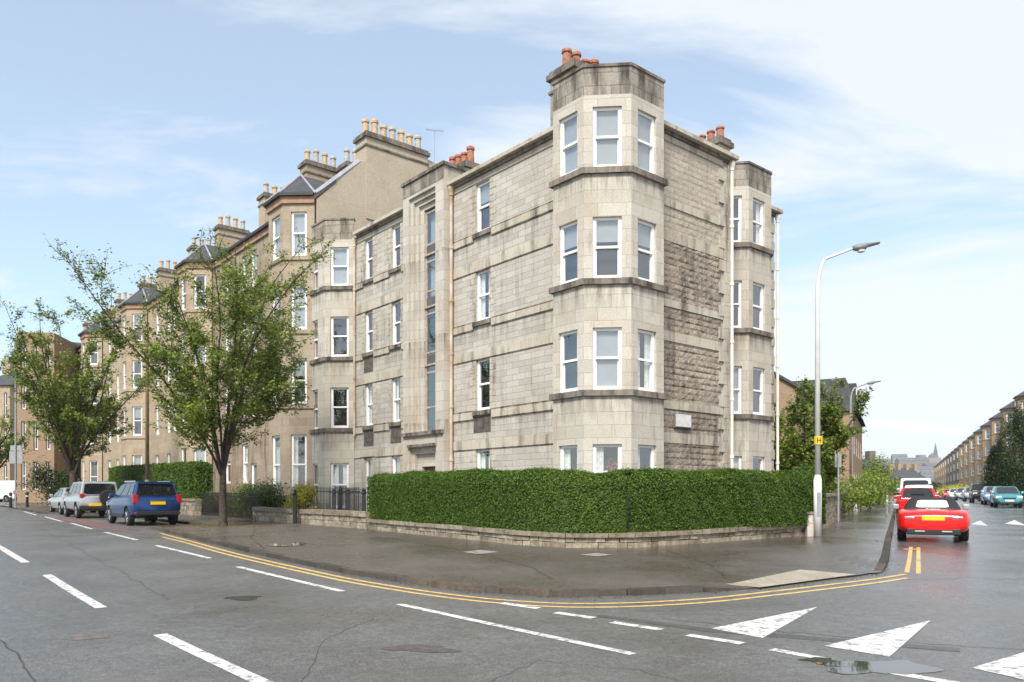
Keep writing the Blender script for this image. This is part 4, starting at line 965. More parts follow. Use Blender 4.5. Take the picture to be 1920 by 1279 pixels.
def tree(name, label, loc, H, fork, spread, trunk_r, seed, leaders=7, leaf=.1, nleaf=16000, lean=(0, 0), lm=None, group=None, wind=Vector((0, 0, 0)), subs=9, low=.12, top_sparse=.75, subl=.26, cat='tree', upright=.0):
    rr = random.Random(seed); t = thing(name, label, cat, loc, rr.uniform(0, 6) if False else 0, group)
    mb = MB(); tw = []
    f = Vector((lean[0], lean[1], fork))
    mb.tube([(0, 0, -.25), (0, 0, 0), (f.x*.15, f.y*.15, .25), (f.x*.5, f.y*.5, fork*.6), f], [trunk_r*1.9, trunk_r*1.5, trunk_r*1.08, trunk_r*.95, trunk_r*.88], 10)
    for k in range(leaders):
        az = 2*pi*k/leaders+rr.uniform(-.3, .3); rad = rr.uniform(.55, 1) if k else .12
        end = Vector((cos(az)*spread*rad+wind.x, sin(az)*spread*rad+wind.y, H*rr.uniform(.72, 1.0) if rad < .8 else H*rr.uniform(.6, .85)))
        st = f+Vector((0, 0, -rr.uniform(0, fork*.25))); vec = end-st; L = vec.length
        d0 = (vec.normalized()+Vector((0, 0, upright))).normalized()
        pts = branchy(rr, st, d0, L*1.02, 11, Vector((wind.x*.05+cos(az)*upright*.8, wind.y*.05+sin(az)*upright*.8, .22)), .06)
        r0 = trunk_r*rr.uniform(.30, .46); mb.tube(pts, [r0*(1-.93*i/11)+.006 for i in range(12)], 7)
        for j in range(subs):
            q = low+(1-low)*(j+rr.random())/subs; i = min(10, int(q*11)); p = pts[i]+(pts[i+1]-pts[i])*rr.random()
            a2 = az+rr.uniform(-1.9, 1.9); ll = H*subl*(1.1-q*.72)*rr.uniform(.6, 1.2)
            d = Vector((cos(a2), sin(a2), rr.uniform(.2, 1.1))).normalized()
            sp_ = branchy(rr, p, d, ll, 6, Vector((wind.x*.15, wind.y*.15, .35)), .11); mb.tube(sp_, [max(.006, r0*.3*(1-q*.6)*(1-.85*i/6)) for i in range(7)], 5)
            dens = 1 if q < .55 else max(.12, 1-top_sparse*(q-.55)/.45)
            tw.append((sp_, dens*ll, .07))
            for m_ in range(5):
                i2 = rr.randint(1, 5); p2 = sp_[i2]; d2 = (sp_[i2+1]-sp_[i2]).normalized()+Vector((rr.gauss(0, .6), rr.gauss(0, .6), rr.gauss(.1, .45)))
                t3 = branchy(rr, p2, d2.normalized(), ll*rr.uniform(.3, .6), 4, Vector((wind.x*.2, wind.y*.2, .1)), .14); mb.tube(t3, [.012, .01, .008, .006, .004], 4)
                tw.append((t3, dens*ll*.75, .085))
        tw.append((pts[7:], L*.12, .10))
    mb.build('trunk', BARK, t, smooth=True)
    wts = np.array([w[1] for w in tw]); cnt = np.maximum(2, (wts/wts.sum()*nleaf).astype(int)); cs = []
    for (pts, _, jit), c in zip(tw, cnt):
        P_ = np.array([tuple(p) for p in pts]); u = (rng.random(c)**.8)*(len(P_)-1); i = np.minimum(u.astype(int), len(P_)-2); fr = (u-i)[:,None]
        cs.append(P_[i]*(1-fr)+P_[i+1]*fr+rng.normal(0, jit, (c, 3)))
    cen = np.concatenate(cs); leaves('crown', cen, np.array([[.1, -.2, .8]]*len(cen)), leaf, lm or LEAF, t, aspect=.6)
    return t
tp = G(418, 986, PAV); tp = Vector((tp.x, tp.y, tp.z))
tree('street_tree', 'large street tree in the pavement with forked trunk and wind-blown upright branches', tp, 11.3, 2.1, 3.9, .125, 5, leaders=9, upright=.8, leaf=.105, nleaf=46000, wind=Vector((.45, 0, 0)), subs=14, low=.10, subl=.27, top_sparse=.93, group='street trees along the main road')
tp2 = G(132, 940, PAV); tp2 = at(136, 43.5, PAV)
tree('street_tree', 'smaller dense vase-shaped street tree behind the silver cars', tp2, 12.0, 2.3, 4.3, .165, 12, leaders=11, upright=.3, leaf=.15, nleaf=26000, subs=9, low=.15, subl=.24, top_sparse=.6, group='street trees along the main road')
tp3 = at(-22, 56, PAV)
tree('street_tree', 'street tree cut off by the left edge of the view', tp3, 8.0, 2.4, 3.4, .2, 21, leaders=9, leaf=.16, nleaf=9000, subs=8, group='street trees along the main road')
tp4 = at(1518, 33.0, PAV)
tree('garden_tree', 'spreading green garden tree in front of the tan brick house', tp4, 5.6, 1.0, 2.9, .15, 31, leaders=12, leaf=.14, nleaf=30000, subs=10, low=.05, subl=.3, top_sparse=.3)
# ------------------------------------------------------------------ vehicles
def bake(o):
    dg = bpy.context.evaluated_depsgraph_get(); me = bpy.data.meshes.new_from_object(o.evaluated_get(dg)); old = o.data; o.modifiers.clear(); o.data = me; me.name = o.name; bpy.data.meshes.remove(old)
def car(name, label, cat, loc, heading, p, paint_m, group=None, trim=None):
    rz = atan2(-heading.x, heading.y); slope = (g(loc.y+heading.y*2)-g(loc.y-heading.y*2))/4
    t = thing(name, label, cat, loc, rz, group); t.rotation_euler = (slope, 0, rz); t.rotation_mode = 'XYZ'
    L, Wd = p['L'], p['W']; w = Wd/2; yo = -L/2
    trim = trim or PLASTIC
    # lower body: stations from the tail (0) to the nose (1): (t, bottom, top, half width)
    mb = MB(); ring = 14
    for (q, zb, zt, hw) in p['body']:
        h = zt-zb; hw = hw*w
        half = [(0, zb), (hw*.78, zb), (hw*.95, zb+.09), (hw*.995, zb+h*.36), (hw, zb+h*.6), (hw*.965, zt-.07), (hw*.9, zt-.012), (0, zt+.012)]
        pts = half[:-1]+[half[-1]]+[(-x, z) for x, z in half[-2:0:-1]]
        mb.v += [(x, yo+q*L, z) for x, z in pts]
    n = 14; K = len(p['body'])
    for k in range(K-1):
        for j in range(n): mb.f.append((k*n+j, k*n+(j+1)%n, (k+1)*n+(j+1)%n, (k+1)*n+j)); mb.m.append(0)
    mb.f.append(tuple(range(n))); mb.m.append(0); mb.f.append(tuple((K-1)*n+j for j in range(n-1, -1, -1))); mb.m.append(0)
    body = mb.build('body', [paint_m, PLASTIC], t, smooth=True)
    bm = bmesh.new(); bm.from_mesh(body.data); bmesh.ops.recalc_face_normals(bm, faces=bm.faces); bm.to_mesh(body.data); bm.free()
    r = p['wr']; ya, yf = yo+p['ax'][0], yo+p['ax'][1]
    cutm = MB()
    for y in (ya, yf):
        for sg in (-1, 1):
            i = len(cutm.v); nn = 24; xs_ = sorted((sg*(w+.1), sg*(w-.28)))
            for x in xs_:
                for j in range(nn): cutm.v.append((x, y+(r+.06)*cos(2*pi*j/nn), r+(r+.06)*sin(2*pi*j/nn)))
            for j in range(nn): cutm.f.append((i+j, i+(j+1)%nn, i+nn+(j+1)%nn, i+nn+j)); cutm.m.append(0)
            cutm.f.append(tuple(i+nn-1-j for j in range(nn))); cutm.m.append(0); cutm.f.append(tuple(i+nn+j for j in range(nn))); cutm.m.append(0)
    cut = cutm.build('cutter', PLASTIC, t)
    bm = bmesh.new(); bm.from_mesh(cut.data); bmesh.ops.recalc_face_normals(bm, faces=bm.faces); bm.to_mesh(cut.data); bm.free()
    if p.get('sub'): sb = body.modifiers.new('s', 'SUBSURF'); sb.levels = sb.render_levels = 2
    md = body.modifiers.new('b', 'BOOLEAN'); md.operation = 'DIFFERENCE'; md.object = cut; md.solver = 'EXACT'
    es = body.modifiers.new('e', 'EDGE_SPLIT'); es.split_angle = R(38)
    bpy.context.view_layer.update(); bake(body); cd = cut.data; bpy.data.objects.remove(cut); bpy.data.meshes.remove(cd)
    # cabin
    c = p['cab']; wb, wt = c['wb']*w, c['wt']*w
    A = [(-wb, yo+c['y0']*L, c['zb']), (wb, yo+c['y0']*L, c['zb']), (wb, yo+c['y1']*L, c['zb']), (-wb, yo+c['y1']*L, c['zb'])]
    B = [(-wt, yo+c['t0']*L, c['zt']), (wt, yo+c['t0']*L, c['zt']), (wt, yo+c['t1']*L, c['zt']-.02), (-wt, yo+c['t1']*L, c['zt']-.02)]
    mb = MB(); mb.v = A+B; mb.f = [(4,5,6,7), (0,1,5,4), (1,2,6,5), (2,3,7,6), (3,0,4,7), (3,2,1,0)]; mb.m = [0]*6
    mb.build('cabin', p.get('roofmat') or paint_m, t, smooth=False, mods=(('BEVEL', dict(width=c.get('bev', .07), segments=3, limit_method='NONE')),))
    A = [Vector(a) for a in A]; B = [Vector(b) for b in B]
    def pane(q, u0, u1, v0, v1, nm, m=CARGLASS, parent=t, off=.012):
        # q: bottom-left, bottom-right, top-right, top-left seen from outside
        a, b, c_, d = q; nrm = (b-a).cross(d-a).normalized()
        P = lambda u, v: (a*(1-u)+b*u)*(1-v)+(d*(1-u)+c_*u)*v+nrm*off
        bev = .10; mb = MB(); du, dv = (u1-u0)*bev, (v1-v0)*bev
        mb.poly([P(u0+du, v0), P(u1-du, v0), P(u1, v0+dv), P(u1, v1-dv), P(u1-du, v1), P(u0+du, v1), P(u0, v1-dv), P(u0, v0+dv)])
        return mb.build(nm, m, parent)
    sides = p.get('side', [(.06, .46), (.5, .95)])
    rw = p.get('rw', (.08, .92, .16, .90))
    if rw: pane((A[0], A[1], B[1], B[0]), *rw, 'rear_window', p.get('rwmat', CARGLASS))
    pane((A[2], A[3], B[3], B[2]), .06, .94, .08, .92, 'windscreen')
    for (u0, u1) in sides:
        pane((A[1], A[2], B[2], B[1]), u0, u1, .14, .88, 'side_window'); pane((A[3], A[0], B[0], B[3]), 1-u1, 1-u0, .14, .88, 'side_window')
    # wheels
    for y in (ya, yf):
        for sg in (-1, 1):
            x = sg*(w-.13); hw = MB(); hw.lathe([(r*.60, -.10), (r*.92, -.105), (r, -.07), (r, .07), (r*.92, .105), (r*.60, .10)], (x, y, r), 28, 'x')
            rim = MB(); rim.lathe([(r*.62, .0), (r*.62, sg*.10), (r*.55, sg*.085), (r*.16, sg*.07), (r*.14, sg*.095), (.005, sg*.095)], (x, y, r), 20, 'x')
            for k in range(7): a = 2*pi*k/7; rim.tube([(x+sg*.09, y+cos(a)*r*.12, r+sin(a)*r*.12), (x+sg*.098, y+cos(a)*r*.58, r+sin(a)*r*.58)], .022, 4)
            ti = hw.build('wheel', TYRE, t, smooth=False); rim.build('rim', RIM, ti)
    # lamps, plates, bumpers, mirrors
    def bits(nm, m, boxes, bev=.015):
        for bx in boxes:
            mb = MB(); mb.box(*bx); mb.build(nm, m, t, mods=(('BEVEL', dict(width=bev, segments=2)),))
    tl = p['tail']; hw0 = p['body'][1][3]*w
    for sg in (-1, 1):
        a, b = sorted((sg*tl[0]*w, sg*tl[1]*w)); bits('tail_light', p.get('tailmat', TAIL), [(a, b, yo-.012+tl[4], yo+.16+tl[4], tl[2], tl[3])])
        hl = p['head']; a, b = sorted((sg*hl[0]*w, sg*hl[1]*w)); bits('headlight', HEADL, [(a, b, -yo-.30, -yo+.004-hl[4], hl[2], hl[3])])
        mx_ = p['mir']; a, b = sorted((sg*(w*.93), sg*(w+.11))); bits('mirror', p.get('mirmat', paint_m), [(a, b, yo+mx_[0]*L, yo+mx_[0]*L+.12, mx_[1], mx_[1]+.15)], .03)
    pz = p['plate']; bits('number_plate', PLATEY, [(-.26+p.get('px', 0), .26+p.get('px', 0), yo-.03-p.get('pout', 0), yo+.02, pz, pz+.115)], .004)
    bits('front_plate', PLATEW, [(-.26, .26, -yo-.02, -yo+.025, .42, .53)], .004)
    bits('grille', PLASTIC, [(-w*.45, w*.45, -yo-.06, -yo+.008, .58, .68), (-w*.6, w*.6, -yo-.06, -yo+.008, .26, .38)], .01)
    for bx in p.get('dark', []): bits('bumper_trim', trim, [(bx[0]*w, bx[1]*w, yo+bx[2], yo+bx[3], bx[4], bx[5])], .03)
    for (a, b, y0, y1, z0, z1, m, nm) in p.get('extra', []): bits(nm, m, [(a*w, b*w, yo+y0, yo+y1, z0, z1)], .012)
    return t
def cpaint(name, c, metal=.0): return mat(name, c, .3, metal=metal, spec=.4, coat=.45)
BLUE = cpaint('blue_metallic_paint', (.006, .038, .15), .2); SILV = cpaint('silver_paint', (.42, .43, .44), .5); REDP = cpaint('bright_red_paint', (.72, .004, .003)); WHITEP = cpaint('white_van_paint', (.72, .73, .74)); TEAL = cpaint('teal_paint', (.04, .27, .31), .3); BLACKP = cpaint('black_paint', (.012, .013, .015)); NAVY = cpaint('pale_blue_paint', (.2, .33, .52), .3); SOFT = mat('black_canvas_hood', (.018, .018, .02), .8, noise=.2, nscale=20)
CLEARW = mat('pale_plastic_window', (.62, .65, .66), .15, spec=.6)
SUV = dict(L=4.32, W=1.82, wr=.345, ax=(.82, 3.49), body=[(0, .52, .98, .80), (.02, .42, 1.06, .93), (.07, .34, 1.12, .985), (.2, .28, 1.13, 1), (.5, .27, 1.10, 1), (.74, .28, 1.06, 1), (.9, .32, .98, .97), (.97, .36, .88, .90), (1, .42, .78, .76)],
  cab=dict(y0=.03, y1=.73, t0=.085, t1=.52, zb=1.06, zt=1.63, wb=.93, wt=.74, bev=.08), tail=(.76, .96, .86, 1.18, .02), head=(.52, .9, .70, .86, .08), mir=(.66, 1.06), plate=.80, pout=.02,
  dark=[(-.86, .86, -.045, .1, .40, .56), (-1.005, -.96, 1.3, 2.95, .30, .42), (.96, 1.005, 1.3, 2.95, .30, .42)], side=[(.05, .27), (.30, .60), (.64, .95)], rw=(.07, .93, .12, .88),
  extra=[(-.78, .78, -.008, .02, .592, .602, PLASTIC, 'tailgate_seam'), (-.72, .72, .25, .34, 1.60, 1.665, BLUE, 'spoiler'), (-.70, -.66, .7, 2.2, 1.63, 1.70, GREYM, 'roof_rail'), (.66, .70, .7, 2.2, 1.63, 1.70, GREYM, 'roof_rail'), (-.3, .3, -.028, .02, .94, .985, CHROME, 'tailgate_trim'), (-.9, -.72, -.035, .05, .45, .52, TAIL, 'rear_reflector'), (.72, .9, -.035, .05, .45, .52, TAIL, 'rear_reflector')])
JEEP = dict(L=4.1, W=1.80, wr=.365, ax=(.75, 3.25), body=[(0, .55, .98, .84), (.02, .46, 1.06, .95), (.08, .38, 1.10, .99), (.3, .34, 1.10, 1), (.7, .34, 1.08, 1), (.9, .38, 1.0, .96), (.98, .42, .9, .88), (1, .48, .8, .8)],
  cab=dict(y0=.012, y1=.70, t0=.04, t1=.55, zb=1.04, zt=1.72, wb=.94, wt=.80, bev=.07), tail=(.74, .94, .98, 1.16, .0), head=(.52, .88, .72, .9, .06), mir=(.64, 1.08), plate=.58, px=-.22, pout=.03,
  dark=[(-.97, .97, -.06, .1, .42, .60)], side=[(.04, .36), (.40, .66), (.70, .95)], rw=(.08, .92, .14, .86), extra=[(-.1, .1, .9, 2.2, 1.72, 1.75, GREYM, 'roof_rail')])
HATCH = dict(L=3.95, W=1.70, wr=.30, ax=(.62, 3.1), body=[(0, .46, .88, .82), (.03, .34, .95, .95), (.1, .26, .98, .99), (.3, .22, .97, 1), (.6, .22, .95, 1), (.8, .24, .9, .99), (.93, .28, .78, .93), (.985, .32, .66, .84), (1, .36, .6, .76)],
  cab=dict(y0=.03, y1=.76, t0=.12, t1=.50, zb=.92, zt=1.45, wb=.92, wt=.70, bev=.09), tail=(.74, .95, .78, 1.12, .05), head=(.5, .92, .62, .78, .12), mir=(.66, .92), plate=.68, dark=[(-.8, .8, -.03, .1, .30, .42)], side=[(.1, .44), (.48, .94)])
SALOON = dict(L=4.5, W=1.76, wr=.315, ax=(.95, 3.6), body=[(0, .48, .92, .82), (.03, .34, .98, .95), (.12, .26, 1.0, .99), (.3, .22, .97, 1), (.6, .22, .94, 1), (.8, .24, .9, .99), (.93, .28, .8, .93), (.985, .32, .68, .84), (1, .36, .6, .76)],
  cab=dict(y0=.10, y1=.74, t0=.25, t1=.52, zb=.94, zt=1.44, wb=.90, wt=.68, bev=.09), tail=(.72, .95, .74, .92, .03), head=(.5, .92, .62, .78, .12), mir=(.64, .92), plate=.66, dark=[(-.8, .8, -.03, .1, .28, .36)], side=[(.14, .5), (.54, .92)])
DTAIL = mat('smoked_red_lens', (.30, .12, .12), .12, spec=.8, noise=.5, nscale=9)
ROAD = dict(sub=1, L=3.99, W=1.70, wr=.31, ax=(.85, 3.17), body=[(0, .36, .62, .62), (.006, .30, .72, .80), (.03, .25, .79, .93), (.10, .22, .84, .995), (.2, .2, .86, 1.01), (.4, .2, .81, .98), (.6, .2, .81, .98), (.78, .2, .83, 1), (.9, .24, .72, .95), (.975, .28, .6, .8), (1, .32, .52, .6)],
  cab=dict(y0=.17, y1=.64, t0=.30, t1=.475, zb=.79, zt=1.15, wb=.82, wt=.62, bev=.09), tail=(.50, .78, .595, .67, .015), head=(.5, .85, .52, .64, .3), mir=(.58, .80), plate=.575, pout=-.03, tailmat=DTAIL, mirmat=GREYM,
  dark=[(-.72, .72, .015, .15, .20, .37), (-.40, .40, .03, .15, .555, .71)], side=[(.42, .93)], rw=(.2, .8, .25, .78), roofmat=SOFT, rwmat=CLEARW,
  extra=[(-.50, -.22, -.01, .1, .27, .31, GREYM, 'exhaust'), (.22, .50, -.01, .1, .27, .31, GREYM, 'exhaust'), (-.45, .45, .35, .62, .90, .925, PLASTIC, 'boot_shadow_line')])
ROAD['extra'] = ROAD['extra'][:2]+[(-.62, .62, .60, .80, .835, .868, PLASTIC, 'tonneau_strip'), (-.20, .20, .30, .34, .848, .862, TAIL, 'high_brake_light')]
HATCH['extra'] = [(-.74, .74, -.006, .03, .60, .608, PLASTIC, 'tailgate_seam'), (-.3, .3, .10, .16, 1.40, 1.43, PLASTIC, 'spoiler')]
VAN = dict(L=4.9, W=1.92, wr=.33, ax=(.95, 3.9), body=[(0, .42, 1.1, .93), (.01, .32, 1.16, .98), (.05, .28, 1.18, 1), (.5, .28, 1.18, 1), (.78, .28, 1.15, 1), (.9, .3, 1.02, .98), (.97, .34, .86, .9), (1, .4, .72, .8)],
  cab=dict(y0=.004, y1=.86, t0=.02, t1=.68, zb=1.12, zt=1.98, wb=.965, wt=.86, bev=.09), tail=(.9, .985, .75, 1.1, .0), head=(.55, .92, .78, .95, .1), mir=(.74, 1.2), plate=.55, dark=[(-.96, .96, -.05, .1, .30, .48)], side=[(.70, .93)], rw=(.1, .9, .35, .85))
def place(px, py, Y=None, lift=0.0): return G(px, py, lift) if Y is None else at(px, Y, lift)
def rear(p, L, d): return Vector((p.x+d.x*L/2, p.y+d.y*L/2, g(p.y+d.y*L/2)))
bl = G(296, 986); car('parked_car', 'blue compact off-roader with black lower trim and roof rails parked nearest on the main street', 'car', rear(bl, 4.3, DL), DL, SUV, BLUE, 'cars parked in the lay-by')
jp = at(188, 36.4); jt = car('parked_car', 'silver boxy off-roader with a spare wheel on its tail behind the blue car', 'car', rear(jp, 4.1, DL), DL, JEEP, SILV, 'cars parked in the lay-by')
sw = MB(); sw.lathe([(.21, -.11), (.33, -.11), (.365, -.07), (.365, .07), (.33, .11), (.21, .11)], (0, 0, 0), 28, 'x'); so = sw.build('spare_wheel', TYRE, jt); so.rotation_euler = (0, 0, R(90)); so.location = (.30, -2.05-.14, .98)
sr = MB(); sr.lathe([(.22, 0), (.22, -.1), (.18, -.085), (.05, -.09), (.01, -.12)], (0, 0, 0), 20, 'x'); sro = sr.build('rim', RIM, so); sro.location = (0, 0, 0); sro.rotation_euler = (0, 0, 0)
sl = at(152, 41.3); car('parked_car', 'silver saloon parked farthest in the lay-by, in front of the silver off-roader', 'car', rear(sl, 4.3, DL), DL, SALOON, SILV, 'cars parked in the lay-by')
car('parked_van', 'white van at the far left end of the main street cut by the edge', 'van', at(6, 70), Vector((-.95, .3, 0)), VAN, WHITEP, 'white vans at the left')
car('parked_van', 'white van facing away beside the blue hatchback at the far left', 'van', at(46, 76), Vector((-.8, .6, 0)), VAN, WHITEP, 'white vans at the left')
car('parked_car', 'pale blue hatchback half hidden behind the far white van', 'car', at(62, 74), DL, HATCH, NAVY)
rc = G(1750, 1018); car('parked_car', 'bright red convertible sports car with its black fabric hood up, parked at the kerb', 'car', rear(rc, 3.9, WD), WD, ROAD, REDP)
def onkerb(Y, off=1.35): return Vector((RX(Y)+off, Y, g(Y)))
car('parked_car', 'red hatchback parked directly in front of the red sports car', 'car', onkerb(35.0, 1.0), WD, HATCH, REDP)
car('parked_car', 'black estate car with dark arched roof ahead of the red hatchback', 'car', onkerb(41.5, 1.2), WD, SUV | dict(extra=[], roofmat=SOFT), BLACKP)
car('parked_van', 'white high-roofed van ahead of the black car on the side street', 'van', onkerb(50.5, 1.2), WD, VAN, WHITEP)
NW = -WD
opp = [(1886, 54.5, 'teal hatchback facing us across the side street', HATCH, TEAL), (1852, 61, 'pale blue car parked behind the teal hatchback', HATCH, NAVY), (1832, 71, 'black van-like car standing across the side street', JEEP, BLACKP), (1806, 80, 'silver hatchback in the far row, right of two silver cars', HATCH, SILV), (1787, 92, 'silver saloon in the far row, left of two silver cars', SALOON, SILV), (1766, 106, 'white small hatchback near the far end of the opposite row', HATCH, WHITEP), (1768, 118, 'small red hatchback at the far end of the opposite row', HATCH, REDP)]
for (px, Y, lab, P, m) in opp:
    X = RK(Y)-1.25; car('parked_car', lab, 'car', Vector((X, Y, g(Y))), NW, P, m, 'cars parked across the side street')
# ------------------------------------------------------------------ street lamps, signs, bollards
def lamp(label, base, h, reach, ang, group, head=.75, r=.075, m=LAMPW, band=False):
    t = thing('street_lamp', label, 'street lamp', base, ang, group)
    mb = MB(); mb.tube([(0, 0, 0), (0, 0, 1.55)], .105, 14); mb.lathe([(.105, 0), (r, .12)], (0, 0, 1.55), 14, close=False)
    pts = [(0, 0, 1.66), (0, 0, h-1.2)]+[(reach*.30*(1-cos(a)), 0, h-1.2+.95*sin(a)) for a in np.linspace(.15, pi/2, 9)]+[(reach, 0, h)]
    rad = [r, r*.82]+[r*.8-(r*.35)*i/9 for i in range(10)]
    mb.tube(pts, rad, 12); mb.build('column', m, t, smooth=True)
    hd = MB(); hd.v = []; 
    secs = [(reach-.05, .05, .05, .0), (reach+.06, .10, .085, .01), (reach+head*.45, .125, .09, .05), (reach+head*.5, .11, .06, .075), (reach+head, .085, .03, .13)]
    n = 10
    for (x, w_, hh, dz) in secs:
        for j in range(n):
            a = 2*pi*j/n; hd.v.append((x, w_*cos(a), h+dz+hh*sin(a)*(1.0 if sin(a) > 0 else 1.1)))
    for k in range(len(secs)-1):
        for j in range(n): hd.f.append((k*n+j, k*n+(j+1)%n, (k+1)*n+(j+1)%n, (k+1)*n+j)); hd.m.append(0)
    hd.f.append(tuple(range(n))); hd.m.append(0); hd.f.append(tuple((len(secs)-1)*n+j for j in range(n))); hd.m.append(0)
    ho = hd.build('lamp_head', mat('lamp_housing', (.20, .21, .21), .45, noise=.2), t, smooth=True)
    ln = MB(); ln.lathe([(.02, -.07), (.09, -.05), (.10, 0)], (reach+head*.28, 0, h-.06), 12); ln.build('lens', HEADL, ho)
    dr = MB(); dr.box(-.05, .05, -.112, -.09, .55, 1.2); dr.build('access_door', GREYM, t)
    return t
lb_ = G(1533, 1006, PAV)
lm = lamp('tall pale street lamp with yellow hydrant band standing at the right end of the hedge', lb_, (1006-466)/FPX*lb_.y, .98, R(-2), 'street lamps', head=.66)
YB = mat('yellow_sign_plastic', (.85, .52, .02), .5); BLK = mat('black_lettering', (.01, .01, .01), .6)
zb = (1006-826)/FPX*lb_.y
hy = thing('hydrant_sign', 'small yellow hydrant band with black letter H strapped round the lamp column', 'sign', (lb_.x, lb_.y, lb_.z+zb))
mb = MB(); mb.lathe([(.088, -.11), (.092, -.11), (.092, .11), (.088, .11)], (0, 0, 0), 16, close=False); mb.box(-.09, .09, -.102, -.088, -.11, .11); mb.build('band', YB, hy)
mb = MB(); mb.box(-.06, -.035, -.106, -.101, -.08, .08); mb.box(.035, .06, -.106, -.101, -.08, .08); mb.box(-.035, .035, -.106, -.101, -.013, .013); mb.build('letter', BLK, hy)
lamp('second street lamp half hidden behind the garden tree, only its head showing', Vector((RX(47)-2.75, 47, g(47)+PAV)), 7.6, 1.0, R(-5), 'street lamps', m=GREYM)
l3 = at(276, 31.2, PAV)
lamp('street lamp among the left trees with its head reaching over the road', l3, (984-622)/FPX*31.2+.1, 1.15, R(178), 'street lamps', head=.62, m=mat('rusty_lamp_column', (.22, .15, .09), .7, noise=.3))
def sign(label, base, h, plates, r=.038, ry=0, group=None):
    t = thing('sign_post', label, 'sign', base, ry, group); mb = MB(); mb.tube([(0, 0, 0), (0, 0, h)], r, 10); mb.build('pole', GREYM, t)
    for (x0, x1, z0, z1, m) in plates: mb = MB(); mb.box(x0, x1, .04, .052, z0, z1); mb.build('sign_plate', m, t)
    return t
sgb = G(1572, 977, PAV); k_ = sgb.y/FPX
sign('grey sign post with small plate seen from behind on the side street pavement', sgb, (977-848)*k_, [(-.13, .14, (977-876)*k_, (977-850)*k_, GREYM)])
s2 = at(29, 50, PAV); k_ = 50/FPX
sign('tall grey sign post with two stacked plates at the far left', s2, 8.6, [(-.42, .42, (955-872)*k_, (955-849)*k_, GREYM), (-.36, .36, (955-848)*k_, (955-838)*k_, GREYM)], .05)
wp = G(1603, 952, PAV); t = thing('gate_pillar', 'slim white pillar at the far end of the side street garden wall', 'post', wp)
mb = MB(); mb.box(-.13, .13, -.13, .13, -.1, 1.85); mb.build('pillar_shaft', mat('white_render', (.66, .65, .62), .7, noise=.1), t); mb = MB(); mb.box(-.17, .17, -.17, .17, 1.85, 1.93); mb.build('cap', TRIM, t)
gp = at(1521, 21.3, PAV); t = thing('gate_pillar', 'short grey stone pier at the end of the low wall beside the lamp column', 'post', gp)
mb = MB(); mb.box(-.17, .17, -.17, .17, -.1, .6); mb.build('pillar_shaft', ASHL, t); mb = MB(); mb.box(-.2, .2, -.2, .2, .6, .67); mb.build('cap', SILL, t)
def bollard(label, base, h=1.0, r=.085, m=BLACK, group='bollards'):
    t = thing('bollard', label, 'bollard', base, 0, group); mb = MB(); mb.lathe([(r*1.25, 0), (r*1.25, .12), (r, .14), (r*.92, h-.16), (r*1.2, h-.15), (r*1.2, h-.08), (r*.7, h-.02), (.01, h)], (0, 0, 0), 14); mb.build('shaft', m, t)
    mb = MB(); mb.lathe([(r*.99, h-.32), (r*.99, h-.26)], (0, 0, 0), 14); mb.build('white_band', WHITE, t)
bollard('black bollard standing on the far kerb left of the silver saloon', G(51, 950, PAV)); bollard('black bollard at the far left near the white vans', at(20, 50, PAV))
bollard('slim grey bollard on the side street pavement by the red hatchback', G(1663, 966, PAV), 1.0, .05, GREYM)
# ------------------------------------------------------------------ side-street garden wall, hedges, brick house, outbuilding
def KL(Y, off): return Vector((RX(Y)-off, Y, 0))
b0 = G(1541, 992, PAV); b1 = G(1601, 954, PAV)
stonewall('rough stone garden wall along the side street pavement behind the lamp column', [b0, b1], 1.12, .35, 5, .1, 9, slen=.42)
hedge('narrow upright clipped hedge on the side street seen just behind the lamp column', [KL(22.8, 2.12), KL(24.6, 2.12)], .8, PAV+.25, PAV+2.0, 900, .07)
h1 = G(1606, 950, PAV); 
stonewall('reddish low garden wall beyond the white pillar on the side street', [G(1606, 950, PAV), G(1640, 935, PAV)], .9, .3, 3, .08, 14, slen=.6)
def shrub(name, label, base, rx, rz_, n, size, m, group=None, seed=1, cat='shrub', taper=0.0, ry=None):
    t = thing(name, label, cat, base, 0, group); rr = np.random.default_rng(seed); mb = MB()
    for k in range(7):
        a = k*.9; mb.tube([(0, 0, -.05), (cos(a)*rx*.35, sin(a)*rx*.35, rz_*.6), (cos(a)*rx*.6, sin(a)*rx*.6, rz_*1.3)], [.03, .02, .008], 5)
    mb.build('stems', BARK, t)
    cl = rr.normal(0, 1, (26, 3)); cl /= np.linalg.norm(cl, axis=1)[:,None]; cl *= rr.uniform(.35, .85, (26, 1))
    i = rr.integers(0, 26, n); p = cl[i]+rr.normal(0, .17, (n, 3)); z = p[:,2]*rz_+rz_*1.02; z = np.maximum(z, .04); sc = 1-taper*np.clip(z/(2*rz_), 0, 1)
    c = np.stack([p[:,0]*rx*sc, p[:,1]*(ry or rx)*sc, z], 1); leaves('foliage', c, p+np.array([0, 0, .3]), size, m, t); return t
shrub('garden_shrub', 'broad dark shrub under the garden tree beside the brick house', at(1575, 37, .1), 2.2, 1.0, 5000, .13, LEAF, seed=3)
shrub('garden_shrub', 'dark green rounded bush leaning over the side street wall', at(1630, 47, .1), 1.6, 1.1, 4500, .13, LEAF, seed=5)
shrub('garden_shrub', 'bright green bush farther along the side street gardens', at(1648, 60, .1), 2.0, 1.2, 3500, .16, LEAF, seed=6)
shrub('garden_shrub', 'yellow and pink flowering bush just past the white pillar', G(1612, 941, .25), .55, .5, 900, .09, YLEAF, seed=8)
shrub('garden_tree', 'bushy tree crown in the gardens far along the side street', at(1622, 72, .1), 2.6, 2.2, 5000, .2, LEAF, seed=11, cat='tree')
